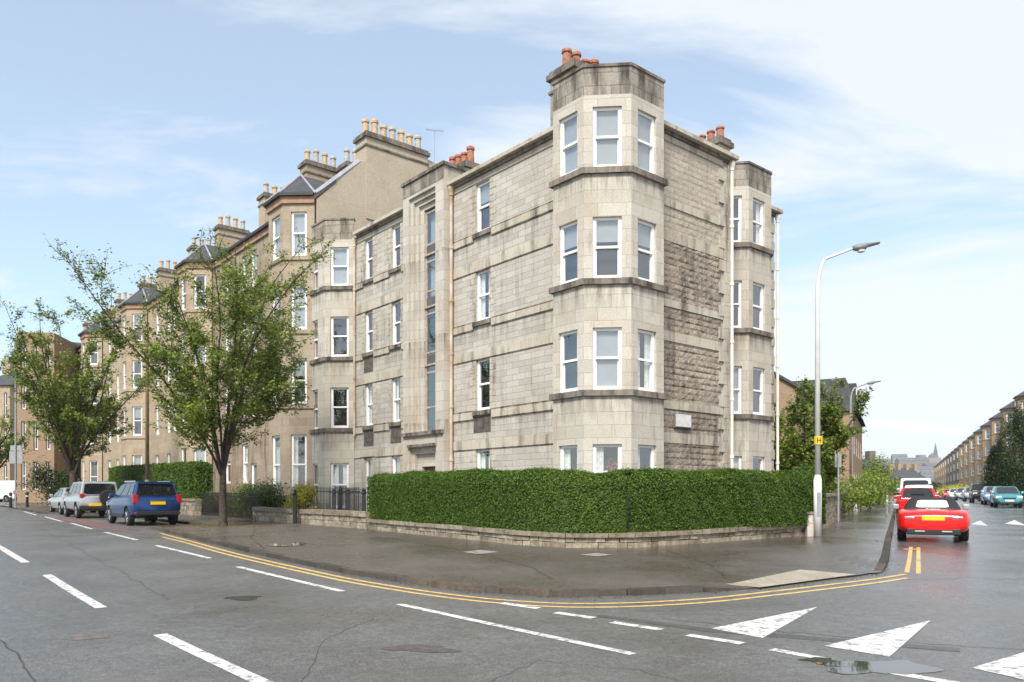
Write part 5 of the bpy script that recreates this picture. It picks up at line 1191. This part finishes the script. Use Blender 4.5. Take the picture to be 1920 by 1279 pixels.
shrub('conifer', 'dark conifer nearest the right edge before the golden terrace', at(1908, 66, .1), 2.3, 4.4, 14000, .17, LEAFD, 'conifers by the right terrace', 15, 'tree', .55)
shrub('conifer', 'dark pointed conifer left of its taller neighbour by the teal car', at(1872, 68, .1), 1.9, 2.8, 9000, .17, LEAFD, 'conifers by the right terrace', 16, 'tree', .7)
shrub('garden_shrub', 'low yellow-green bushes in front of the far right terrace', at(1790, 135, .2), 4.5, 1.1, 3000, .3, YLEAF, seed=18)
# tan brick gabled house and its slate-roofed wing
hb = at(1493, 45, 0); HR = R(-26.6); t = thing('brick_house', 'tan brick gabled house behind the garden tree, next to the pale corner block', 'house', (hb.x, hb.y, g(45)), HR)
mb = MB(); e = zat(722, 45)-g(45); ap = e+2.6
wall(mb, (-8, 0), (0, 0), -.5, e, [(6, 7.1, 1.0, 2.5)], .12); mb.poly([(-8, 0, e), (0, 0, e), (-4, 0, ap)]); wall(mb, (0, 0), (0, 12), -.5, e); wall(mb, (0, 12), (-8, 12), -.5, e); wall(mb, (-8, 12), (-8, 0), -.5, e)
mb.build('wall', BRICK, t)
mb = MB(); mb.poly([(.25, -.2, e-.1), (.25, 12.2, e-.1), (-4, 12.2, ap+.1), (-4, -.2, ap+.1)]); mb.poly([(-4, -.2, ap+.1), (-4, 12.2, ap+.1), (-8.25, 12.2, e-.1), (-8.25, -.2, e-.1)]); mb.build('roof', SLATE, t, mods=(('SOLIDIFY', dict(thickness=.14)),))
hb = at(1497, 56, 0); t = thing('brick_house', 'tan brick house with flat-topped slate mansard roof farther up the side street', 'house', (hb.x, hb.y, g(56)), HR)
mb = MB(); e = zat(775, 56)-g(56); ap = zat(713, 56)-g(56); w_ = 3.6
sd_ = [(1.2+k*3.2, 2.3+k*3.2, z_, z_+1.5) for k in range(4) for z_ in (1.0, 3.7)]
wall(mb, (-6, 0), (w_, 0), -.5, e, [(7.4, 8.5, 1.0, 2.5), (7.4, 8.5, 3.7, 5.2)], .12); wall(mb, (w_, 0), (w_, 14), -.5, e, sd_, .12); wall(mb, (w_, 14), (-6, 14), -.5, e); wall(mb, (-6, 14), (-6, 0), -.5, e); mb.build('wall', BRICK, t)
for o in sd_: window(t, (w_, 0), (w_, 14), o, .15, detail=False)
for o in ((7.4, 8.5, 1.0, 2.5), (7.4, 8.5, 3.7, 5.2)): window(t, (-6, 0), (w_, 0), o, .15, detail=False)
mb = MB(); q0 = [(-6.2, -.25, e), (w_+.3, -.25, e), (w_+.3, 14.2, e), (-6.2, 14.2, e)]; q1 = [(-5.4, .25, ap), (w_-.5, .25, ap), (w_-.5, 13.6, ap), (-5.4, 13.6, ap)]
for k in range(4): mb.poly([q0[k], q0[(k+1)%4], q1[(k+1)%4], q1[k]])
mb.poly(q1); mb.build('roof', SLATE, t)
for k in range(3):
    y = 1.5+k*4.2; mb = MB(); mb.box(w_-1.0, w_+.12, y, y+1.7, e+.1, ap-.25); d_ = mb.build('dormer', SLATE, t); mb = MB(); mb.box(w_+.12, w_+.15, y+.2, y+1.5, e+.4, ap-.5); mb.build('window', WHITE, d_)
gb = at(1478, 35, 0); t = thing('outbuilding', 'small pale rendered outbuilding with dark eaves behind the hedge', 'garage', (gb.x, gb.y, g(35)), R(-24))
mb = MB(); wall(mb, (-2.5, 0), (.9, 0), -.4, 1.95); wall(mb, (.9, 0), (.9, 4), -.4, 1.95); mb.build('wall', mat('white_render'), t)
mb = MB(); mb.poly([(-2.8, -.3, 2.75), (.3, -.3, 2.5), (1.25, -.3, 1.75), (1.25, 4, 1.75), (.3, 4, 2.5), (-2.8, 4, 2.75)][0:3]+[(1.1, -.3, 1.7), (.25, -.3, 2.36), (-2.8, -.3, 2.6)]); mb.box(-2.8, .3, -.3, 4, 2.5, 2.62); mb.poly([(.3, -.3, 2.56), (1.25, -.3, 1.85), (1.25, 4, 1.85), (.3, 4, 2.56)]); mb.build('roof', DARK, t, mods=(('SOLIDIFY', dict(thickness=.1)),))
# ------------------------------------------------------------------ main street gardens: low walls, railings, hedges, shrubs
bd = WBASE[0]; bd = Vector((bd.x, bd.y, 0))
def BL(px):   # boundary of the gardens met by the line of sight at a photo column
    k = (px-960)/FPX; s = (k*bd.y-bd.x)/(DL.x-k*DL.y); return bd+DL*s
stonewall('low stone garden wall with thick coping left of the long hedge', [BL(564), BL(686)], .55, .4, 2, .16, 21, clen=1.6)
stonewall('low stone garden wall left of the black gate post', [BL(474), BL(548)], .55, .35, 2, .16, 22, clen=1.6)
stonewall('garden wall by the blue car, below the tall left hedge', [BL(236), BL(366)], .8, .3, 3, .12, 23)
def railing(label, a, b, h, z, step=.13, group='iron railings'):
    t = thing('railing', label, 'railing', (a.x, a.y, g(a.y)+z), 0, group); O = Vector((a.x, a.y, g(a.y)+z)); d = b-a; L = d.length; d = d/L
    q = lambda s, zz_: tuple(a+d*s-Vector((O.x, O.y, 0))+Vector((0, 0, g((a+d*s).y)+z-O.z+zz_)))
    mb = MB(); s = 0
    while s <= L: mb.tube([q(s, 0), q(s, h)], .011, 5); mb.lathe([(.02, 0), (.003, .08)], q(s, h), 5); s += step
    mb.build('bars', BLACK, t); mb = MB(); mb.tube([q(0, h*.9), q(L, h*.9)], .018, 5); mb.build('top_rail', BLACK, t); mb = MB(); mb.tube([q(0, .1), q(L, .1)], .018, 5); mb.build('bottom_rail', BLACK, t)
    return t
fi = lambda p, d: p+V_*d
railing('black iron railing above the wall beside the left end of the hedge', fi(BL(575), .9), fi(BL(683), .9), 1.0, .35)
railing('dense black iron railing between the street tree and the yellow shrub', fi(BL(372), .25), fi(BL(474), .25), 1.05, .1, .085)
railing('black railing in front of the brown tenement bay behind the yellow shrub', fi(BL(480), 1.6), fi(BL(600), 1.6), 1.05, .35)
for (px, dd, lab) in ((553, 0, 'tall black iron gate post at the gap between the two low walls'), (577, 1.3, 'black iron post behind the gate gap'), (602, .5, 'leftmost of three black iron posts behind the wall beside the hedge'), (628, .5, 'middle of three black iron posts behind the wall beside the hedge'), (657, .5, 'rightmost of three black iron posts behind the wall beside the hedge')):
    p = fi(BL(px), dd); t = thing('gate_post', lab, 'post', (p.x, p.y, g(p.y)), 0, 'black iron posts'); h = 1.15 if dd == 0 else 1.2
    mb = MB(); mb.box(-.06, .06, -.06, .06, 0, h); mb.build('post_shaft', BLACK, t); mb = MB(); mb.lathe([(.05, 0), (.085, .03), (.085, .06), (.05, .1), (.07, .15), (.01, .22)], (0, 0, h), 10); mb.build('finial', BLACK, t)
hedge('tall bright clipped hedge behind the parked cars in front of the tenements', [fi(BL(190), .4), fi(BL(345), .4)], 1.1, .3, 2.75, 420, .11, group=None)
hedge('lower bright clipped hedge behind the silver saloon', [fi(BL(112), .5), fi(BL(186), .5)], 1.0, .2, 1.7, 300, .13, group=None)
shrub('garden_shrub', 'golden yellow rounded shrub behind the low wall by the gate', fi(BL(523), 1.0)+Vector((0, 0, g(28)+.35)), .75, .75, 2200, .09, YLEAF, seed=31)
shrub('garden_shrub', 'loose dark green shrubs behind the dense black railing', fi(BL(440), 1.4)+Vector((0, 0, g(30))), 1.7, .95, 6000, .10, LEAFD, seed=33)
shrub('garden_shrub', 'tangled green rose bush between the railing and the tenement', fi(BL(400), 1.5)+Vector((0, 0, g(31))), 1.3, .85, 4000, .10, LEAF, seed=34)
shrub('garden_shrub', 'dark bush beyond the smaller street tree', at(100, 56, .1), 2.0, 1.7, 3500, .16, LEAFD, seed=36)
# fallen leaves round the tree foot
n = 500; a = rng.uniform(0, 6.28, n); r_ = np.abs(rng.normal(0, .9, n))+.3; cx_ = tp.x+np.cos(a)*r_*1.3; cy_ = tp.y+np.sin(a)*r_*.8
lv = leaves('fallen_leaves', np.stack([cx_, cy_, [g(y)+PAV+.012 for y in cy_]], 1), np.array([[0, 0, 3.]]*n), .07, leaf_mat('fallen_leaf', (.16, .08, .02), (.28, .17, .04), (.2, .2, .05)))
tag(lv, 'scatter of yellow and brown fallen leaves round the street tree', 'fallen leaves', kind='stuff')
# ------------------------------------------------------------------ far buildings and the skyline
def block(label, px0, px1, ytop, Y, depth, m, roof=None, roofh=0, wins=0, cat='building', name='far_building', rz=0, group=None, chim=0, stories=3):
    a = at(px0, Y); b = at(px1, Y); w = b.x-a.x; zt_ = zat(ytop, Y)-g(Y); t = thing(name, label, cat, (a.x, a.y, g(Y)), rz, group)
    mb = MB(); ops = []
    if wins:
        sw_ = w/wins
        for i in range(wins):
            for k in range(stories):
                hh = (zt_-.8)/stories; ops.append((sw_*(i+.32), sw_*(i+.68), .9+hh*k+.25, .9+hh*k+hh*.78))
    wall(mb, (0, 0), (w, 0), -1, zt_, ops, .2); wall(mb, (w, 0), (w, depth), -1, zt_); wall(mb, (w, depth), (0, depth), -1, zt_); wall(mb, (0, depth), (0, 0), -1, zt_); mb.poly([(0, 0, zt_), (w, 0, zt_), (w, depth, zt_), (0, depth, zt_)])
    mb.build('wall', m, t)
    for o in ops: 
        wm_ = MB(); wm_.box(o[0], o[1], .16, .22, o[2], o[3], 0); wm_.box(o[0]+.12, o[1]-.12, .14, .17, o[2]+.12, (o[2]+o[3])/2-.05, 1); wm_.box(o[0]+.12, o[1]-.12, .14, .17, (o[2]+o[3])/2+.05, o[3]-.1, 1); wm_.build('window', [WHITE, CARGLASS], t)
    if roof:
        mb = MB(); o_ = .3; A = [(-o_, -o_, zt_), (w+o_, -o_, zt_), (w+o_, depth+o_, zt_), (-o_, depth+o_, zt_)]; R0 = (min(w, depth)*.25, depth/2, zt_+roofh); R1 = (w-min(w, depth)*.25, depth/2, zt_+roofh)
        for q in ((A[0], A[1], R1, R0), (A[2], A[3], R0, R1), (A[1], A[2], R1), (A[3], A[0], R0)): mb.poly(q)
        mb.build('roof', roof, t)
    for k in range(chim): 
        mb = MB(); x = w*(k+.5)/chim; mb.box(x-.6, x+.6, depth*.4, depth*.6, zt_, zt_+roofh+1.6); mb.build('chimney', m, t)
    return t
block('tall tan brick block with flat roof at the far left', 32, 96, 622, 66, 9, BRICK, wins=3, name='brick_block', rz=R(10), stories=4)
block('pale sandstone building beyond the brick block at the left edge', -60, 33, 725, 95, 10, TAN, SLATE, 2.5, 5, rz=R(-12), chim=2)
block('low grey-roofed houses closing the view beyond the gardens', 1612, 1668, 888, 150, 10, GREYS, SLATE, 3.0, 5, stories=2, chim=2)
block('pale stone tenement row across the end of the side street', 1676, 1738, 898, 330, 14, YELL, SLATE, 5.0, 9, stories=3, chim=4)
block('tan house with steep slate roof beyond the garden shrubs', 1590, 1640, 880, 110, 9, TAN, SLATE, 2.6, 4, stories=2, chim=1)
hm = MB(); HN = 60
def hillz(x, Y): return 36*math.exp(-((x-.515*1000)/170)**2)+17*math.exp(-((x-.44*1000)/200)**2)+10*math.exp(-((x+900)/700)**2)
for i in range(HN):
    for j in range(10):
        def pt(i, j):
            x = -1500+3000*i/HN; Y = 820+55*j; s_ = math.sin(pi*min(1, j/5)/2)**2 if j < 5 else 1; return (x*1.0, Y, g(Y)+hillz(x*1000/Y, Y)*s_-.5)
        hm.poly([pt(i, j), pt(i+1, j), pt(i+1, j+1), pt(i, j+1)])
struct('hill', hm, mat('far_hill', (.13, .16, .10), .95, noise=.5, nscale=.02))
rr = random.Random(4); CITY = [mat('far_stone_a', (.30, .27, .23), .9), mat('far_stone_b', (.22, .20, .18), .9), mat('far_slate', (.13, .135, .15), .9)]
for k in range(46):
    px = rr.uniform(1618, 1765); Y = rr.uniform(700, 1000); x = (px-960)/FPX*Y; s_ = math.sin(pi*min(1, max(0, (Y-820)/275))/2)**2; z = g(Y)+(hillz(x*1000/Y, Y)*s_ if Y > 820 else 0)-1.5
    w = rr.uniform(8, 26); d = rr.uniform(8, 14); h = rr.uniform(7, 13); t = thing('city_building', 'distant city building on the hillside skyline at the end of the side street', 'building', (x, Y, z), rr.uniform(-.4, .4), 'distant city buildings'); 
    mb = MB(); mb.box(-w/2, w/2, -d/2, d/2, -6, h); mb.build('wall', CITY[rr.randint(0, 1)], t)
    mb = MB(); q = [(-w/2-.3, -d/2-.3, h), (w/2+.3, -d/2-.3, h), (w/2+.3, d/2+.3, h), (-w/2-.3, d/2+.3, h)]; e0, e1 = (-w/2, 0, h+4), (w/2, 0, h+4)
    for f in ((q[0], q[1], e1, e0), (q[2], q[3], e0, e1), (q[1], q[2], e1), (q[3], q[0], e0)): mb.poly(f)
    mb.build('roof', CITY[2], t)
Yc = 1010; xc = (1727-960)/FPX*Yc; zc = zat(866, Yc)
t = thing('hilltop_building', 'long pale building with a low dome on the distant hilltop', 'building', (xc, Yc, zc)); mb = MB(); mb.box(-24, 22, -8, 8, -12, 5); mb.box(-4, 3, -6, 6, 5.002, 9); mb.build('wall', CITY[0], t); mb = MB(); mb.lathe([(4.5, 0), (4.3, 2), (3, 4), (1, 5.2), (.3, 7)], (14, 0, 5), 16); mb.build('dome', CITY[2], t)
xs_ = (1754-960)/FPX*Yc; t = thing('church_spire', 'slim dark church spire on the distant hilltop skyline', 'spire', (xs_, Yc, zat(872, Yc))); mb = MB(); mb.box(-2.6, 2.6, -2.6, 2.6, -12, 12); mb.build('tower', CITY[1], t); mb = MB(); mb.lathe([(2.9, 12), (2.3, 17), (.1, 29)], (0, 0, 0), 8); mb.build('spire', CITY[2], t)
for k, (px, Y, r_, h_) in enumerate(((1733, 300, 7, 6), (1640, 420, 9, 7), (1668, 260, 5, 4.5), (1700, 600, 14, 9))):
    shrub('far_tree', ['dark round tree at the far end of the right terrace', 'dark clump of trees under the distant skyline', 'small tree at the end of the side street gardens', 'broad dark tree below the distant hill'][k], at(px, Y, 0), r_, h_/2, 2600, r_*.11, LEAFD, seed=60+k, cat='tree')
# ------------------------------------------------------------------ the person by the silver cars
pp = at(149, 42.8, PAV*.6); t = thing('person', 'person in dark navy jacket standing beyond the silver cars', 'person', pp, R(30))
def skin(name, J, E, m, parent):
    me = bpy.data.meshes.new(name); me.from_pydata([j[:3] for j in J], E, []); me.materials.append(m); o = bpy.data.objects.new(name, me); C.objects.link(o); o.parent = parent
    md = o.modifiers.new('skin', 'SKIN'); md.use_smooth_shade = True; me.skin_vertices[0].data[0].use_root = True
    for i, j in enumerate(J): me.skin_vertices[0].data[i].radius = (j[3], j[4] if len(j) > 4 else j[3])
    o.modifiers.new('sub', 'SUBSURF').levels = 2; o.modifiers['sub'].render_levels = 2
    bpy.context.view_layer.update(); bake(o); return o
SKIN = mat('skin', (.5, .32, .24), .6)
J = [(0, 0, .98, .15, .11), (0, 0, 1.18, .15, .11), (0, .01, 1.42, .17, .11), (0, 0, 1.53, .06), (0, -.02, 1.62, .075, .085), (0, -.02, 1.75, .085, .10), (0, -.01, 1.83, .05, .06),
  (.10, 0, .9, .095), (.11, -.01, .5, .065), (.11, 0, .10, .045), (.12, -.14, .04, .04, .03), (-.10, 0, .9, .095), (-.11, .03, .5, .065), (-.12, .06, .10, .045), (-.13, -.08, .04, .04, .03),
  (.2, .01, 1.43, .07), (.25, 0, 1.15, .05), (.23, -.1, .92, .035), (.23, -.14, .83, .03), (-.2, .01, 1.43, .07), (-.25, 0, 1.15, .05), (-.24, -.06, .9, .035), (-.24, -.1, .81, .03)]
E = [(0,1),(1,2),(2,3),(3,4),(4,5),(5,6),(0,7),(7,8),(8,9),(9,10),(0,11),(11,12),(12,13),(13,14),(2,15),(15,16),(16,17),(17,18),(2,19),(19,20),(20,21),(21,22)]
skin('body', J, E, SKIN, t)
JJ = [(j[0], j[1], j[2], j[3]*1.15+.012, (j[4] if len(j) > 4 else j[3])*1.15+.012) for j in J]
skin('jacket', [JJ[0], JJ[1], JJ[2], JJ[15], JJ[16], JJ[17], JJ[19], JJ[20], JJ[21]], [(0,1),(1,2),(2,3),(3,4),(4,5),(2,6),(6,7),(7,8)], mat('navy_jacket', (.02, .03, .07), .8), t)
skin('trousers', [(0, 0, .98, .16, .12), JJ[7], JJ[8], JJ[9], JJ[11], JJ[12], JJ[13]], [(0,1),(1,2),(2,3),(0,4),(4,5),(5,6)], mat('dark_trousers', (.025, .025, .03), .85), t)
mb = MB(); mb.lathe([(.098, 1.70), (.115, 1.74), (.11, 1.82), (.075, 1.88), (.01, 1.90)], (0, .0, 0), 14); mb.build('hair', mat('dark_hair', (.02, .015, .012), .7), t, smooth=True)
mb = MB(); mb.lathe([(.014, 0), (.018, .02), (.006, .05)], (0, -.13, 1.66), 8); mb.build('nose', SKIN, t)

# ------------------------------------------------------------------ roof aerials, flowers in the bay window, kerbside litter
def aerial(label, p, h, rz):
    t = thing('tv_aerial', label, 'aerial', p, rz); mb = MB(); mb.tube([(0, 0, 0), (0, 0, h)], .018, 6); mb.build('mast', GREYM, t)
    mb = MB(); mb.tube([(-.45, 0, h), (.45, 0, h)], .012, 5)
    for k in range(8): x = -.42+.12*k; mb.tube([(x, -.16, h), (x, .16, h)], .007, 4)
    mb.build('yagi', GREYM, t)
p = lc(-1.9, 2.3); aerial('thin television aerial on the corner block roof beside the red pots', (*p, 12.76), 2.55, .6)
p = lc(-16.95-.4, -.78+6.6); aerial('thin television aerial behind the tall harled chimney stack', (*p, 17.4), 2.6, .2)
fv = lc(.55, -.30); fz = 2.25
t = thing('flower_vase', 'vase of orange flowers standing inside the ground floor corner bay window', 'flowers', (fv[0]-.12, fv[1]+.36, fz)); mb = MB(); mb.lathe([(.05, -.3), (.07, -.15), (.035, 0), (.045, .04)], (0, 0, 0), 12); mb.build('vase', WHITE, t)
c_ = rng.normal(0, .12, (160, 3))*np.array([1.3, .35, .8])+np.array([0, 0, .2]); leaves('flowers', c_, c_, .08, leaf_mat('orange_petals', (.55, .14, .01), (.7, .22, .02), (.75, .35, .03)), t)
n = 900; kk = [p for p in line if 11 < p.y < 40]; ii = rng.integers(0, len(kk)-1, n); off = -np.abs(rng.normal(0, .10, n))-.01
q_ = []
for i, o_ in zip(ii, off):
    a, b = kk[i], kk[i+1]; d = (b-a).normalized(); p = a+(b-a)*random.random()+Vector((-d.y, d.x, 0))*o_; q_.append((p.x, p.y, g(p.y)+.008))
lv = leaves('gutter_litter', np.array(q_), np.array([[0, 0, 4.]]*n), .035, mat('brown_litter', (.10, .075, .035), .9, noise=.6, nscale=30))
tag(lv, 'brown leaf litter and grit gathered in the gutter along the kerb', 'litter', kind='stuff')

# ------------------------------------------------------------------ the damp air that pales the far hill
hz = MB(); hz.box(-900, 1500, -80, 1500, -6, 75)
hm_ = bpy.data.materials.new('damp_air'); hm_.use_nodes = True; t_ = hm_.node_tree; t_.nodes.remove(t_.nodes['Principled BSDF'])
pv = N(t_, 'ShaderNodeVolumePrincipled'); pv.inputs['Density'].default_value = .00022; pv.inputs['Color'].default_value = (.9, .94, 1, 1); pv.inputs['Anisotropy'].default_value = .2; t_.links.new(pv.outputs[0], t_.nodes['Material Output'].inputs['Volume'])
tag(hz.build('haze', hm_), 'thin pale damp haze in the air over the whole street', 'haze', kind='stuff')

for k, (pts, w) in enumerate([([(1542, 1012), (1600, 1017), (1664, 1023)], .03), ([(1590, 985), (1640, 984), (1672, 986)], .025), ([(1612, 960), (1645, 958), (1678, 957)], .03), ([(700, 1012), (880, 1040), (1000, 1075), (1040, 1098)], .02), ([(1250, 1040), (1330, 1062), (1370, 1090)], .02), ([(480, 995), (470, 1015), (500, 1040)], .02)]):
    r = random.Random(40+k); P = []
    for (a, b), (c, d) in zip(pts, pts[1:]):
        for q in range(8): P.append((a+(c-a)*q/8+r.gauss(0, 1.2), b+(d-b)*q/8+r.gauss(0, .5)))
    tag(strip('pavement_seam', P, w, CRACK, PAV+.003, parent=None, step=.12), kind='structure')
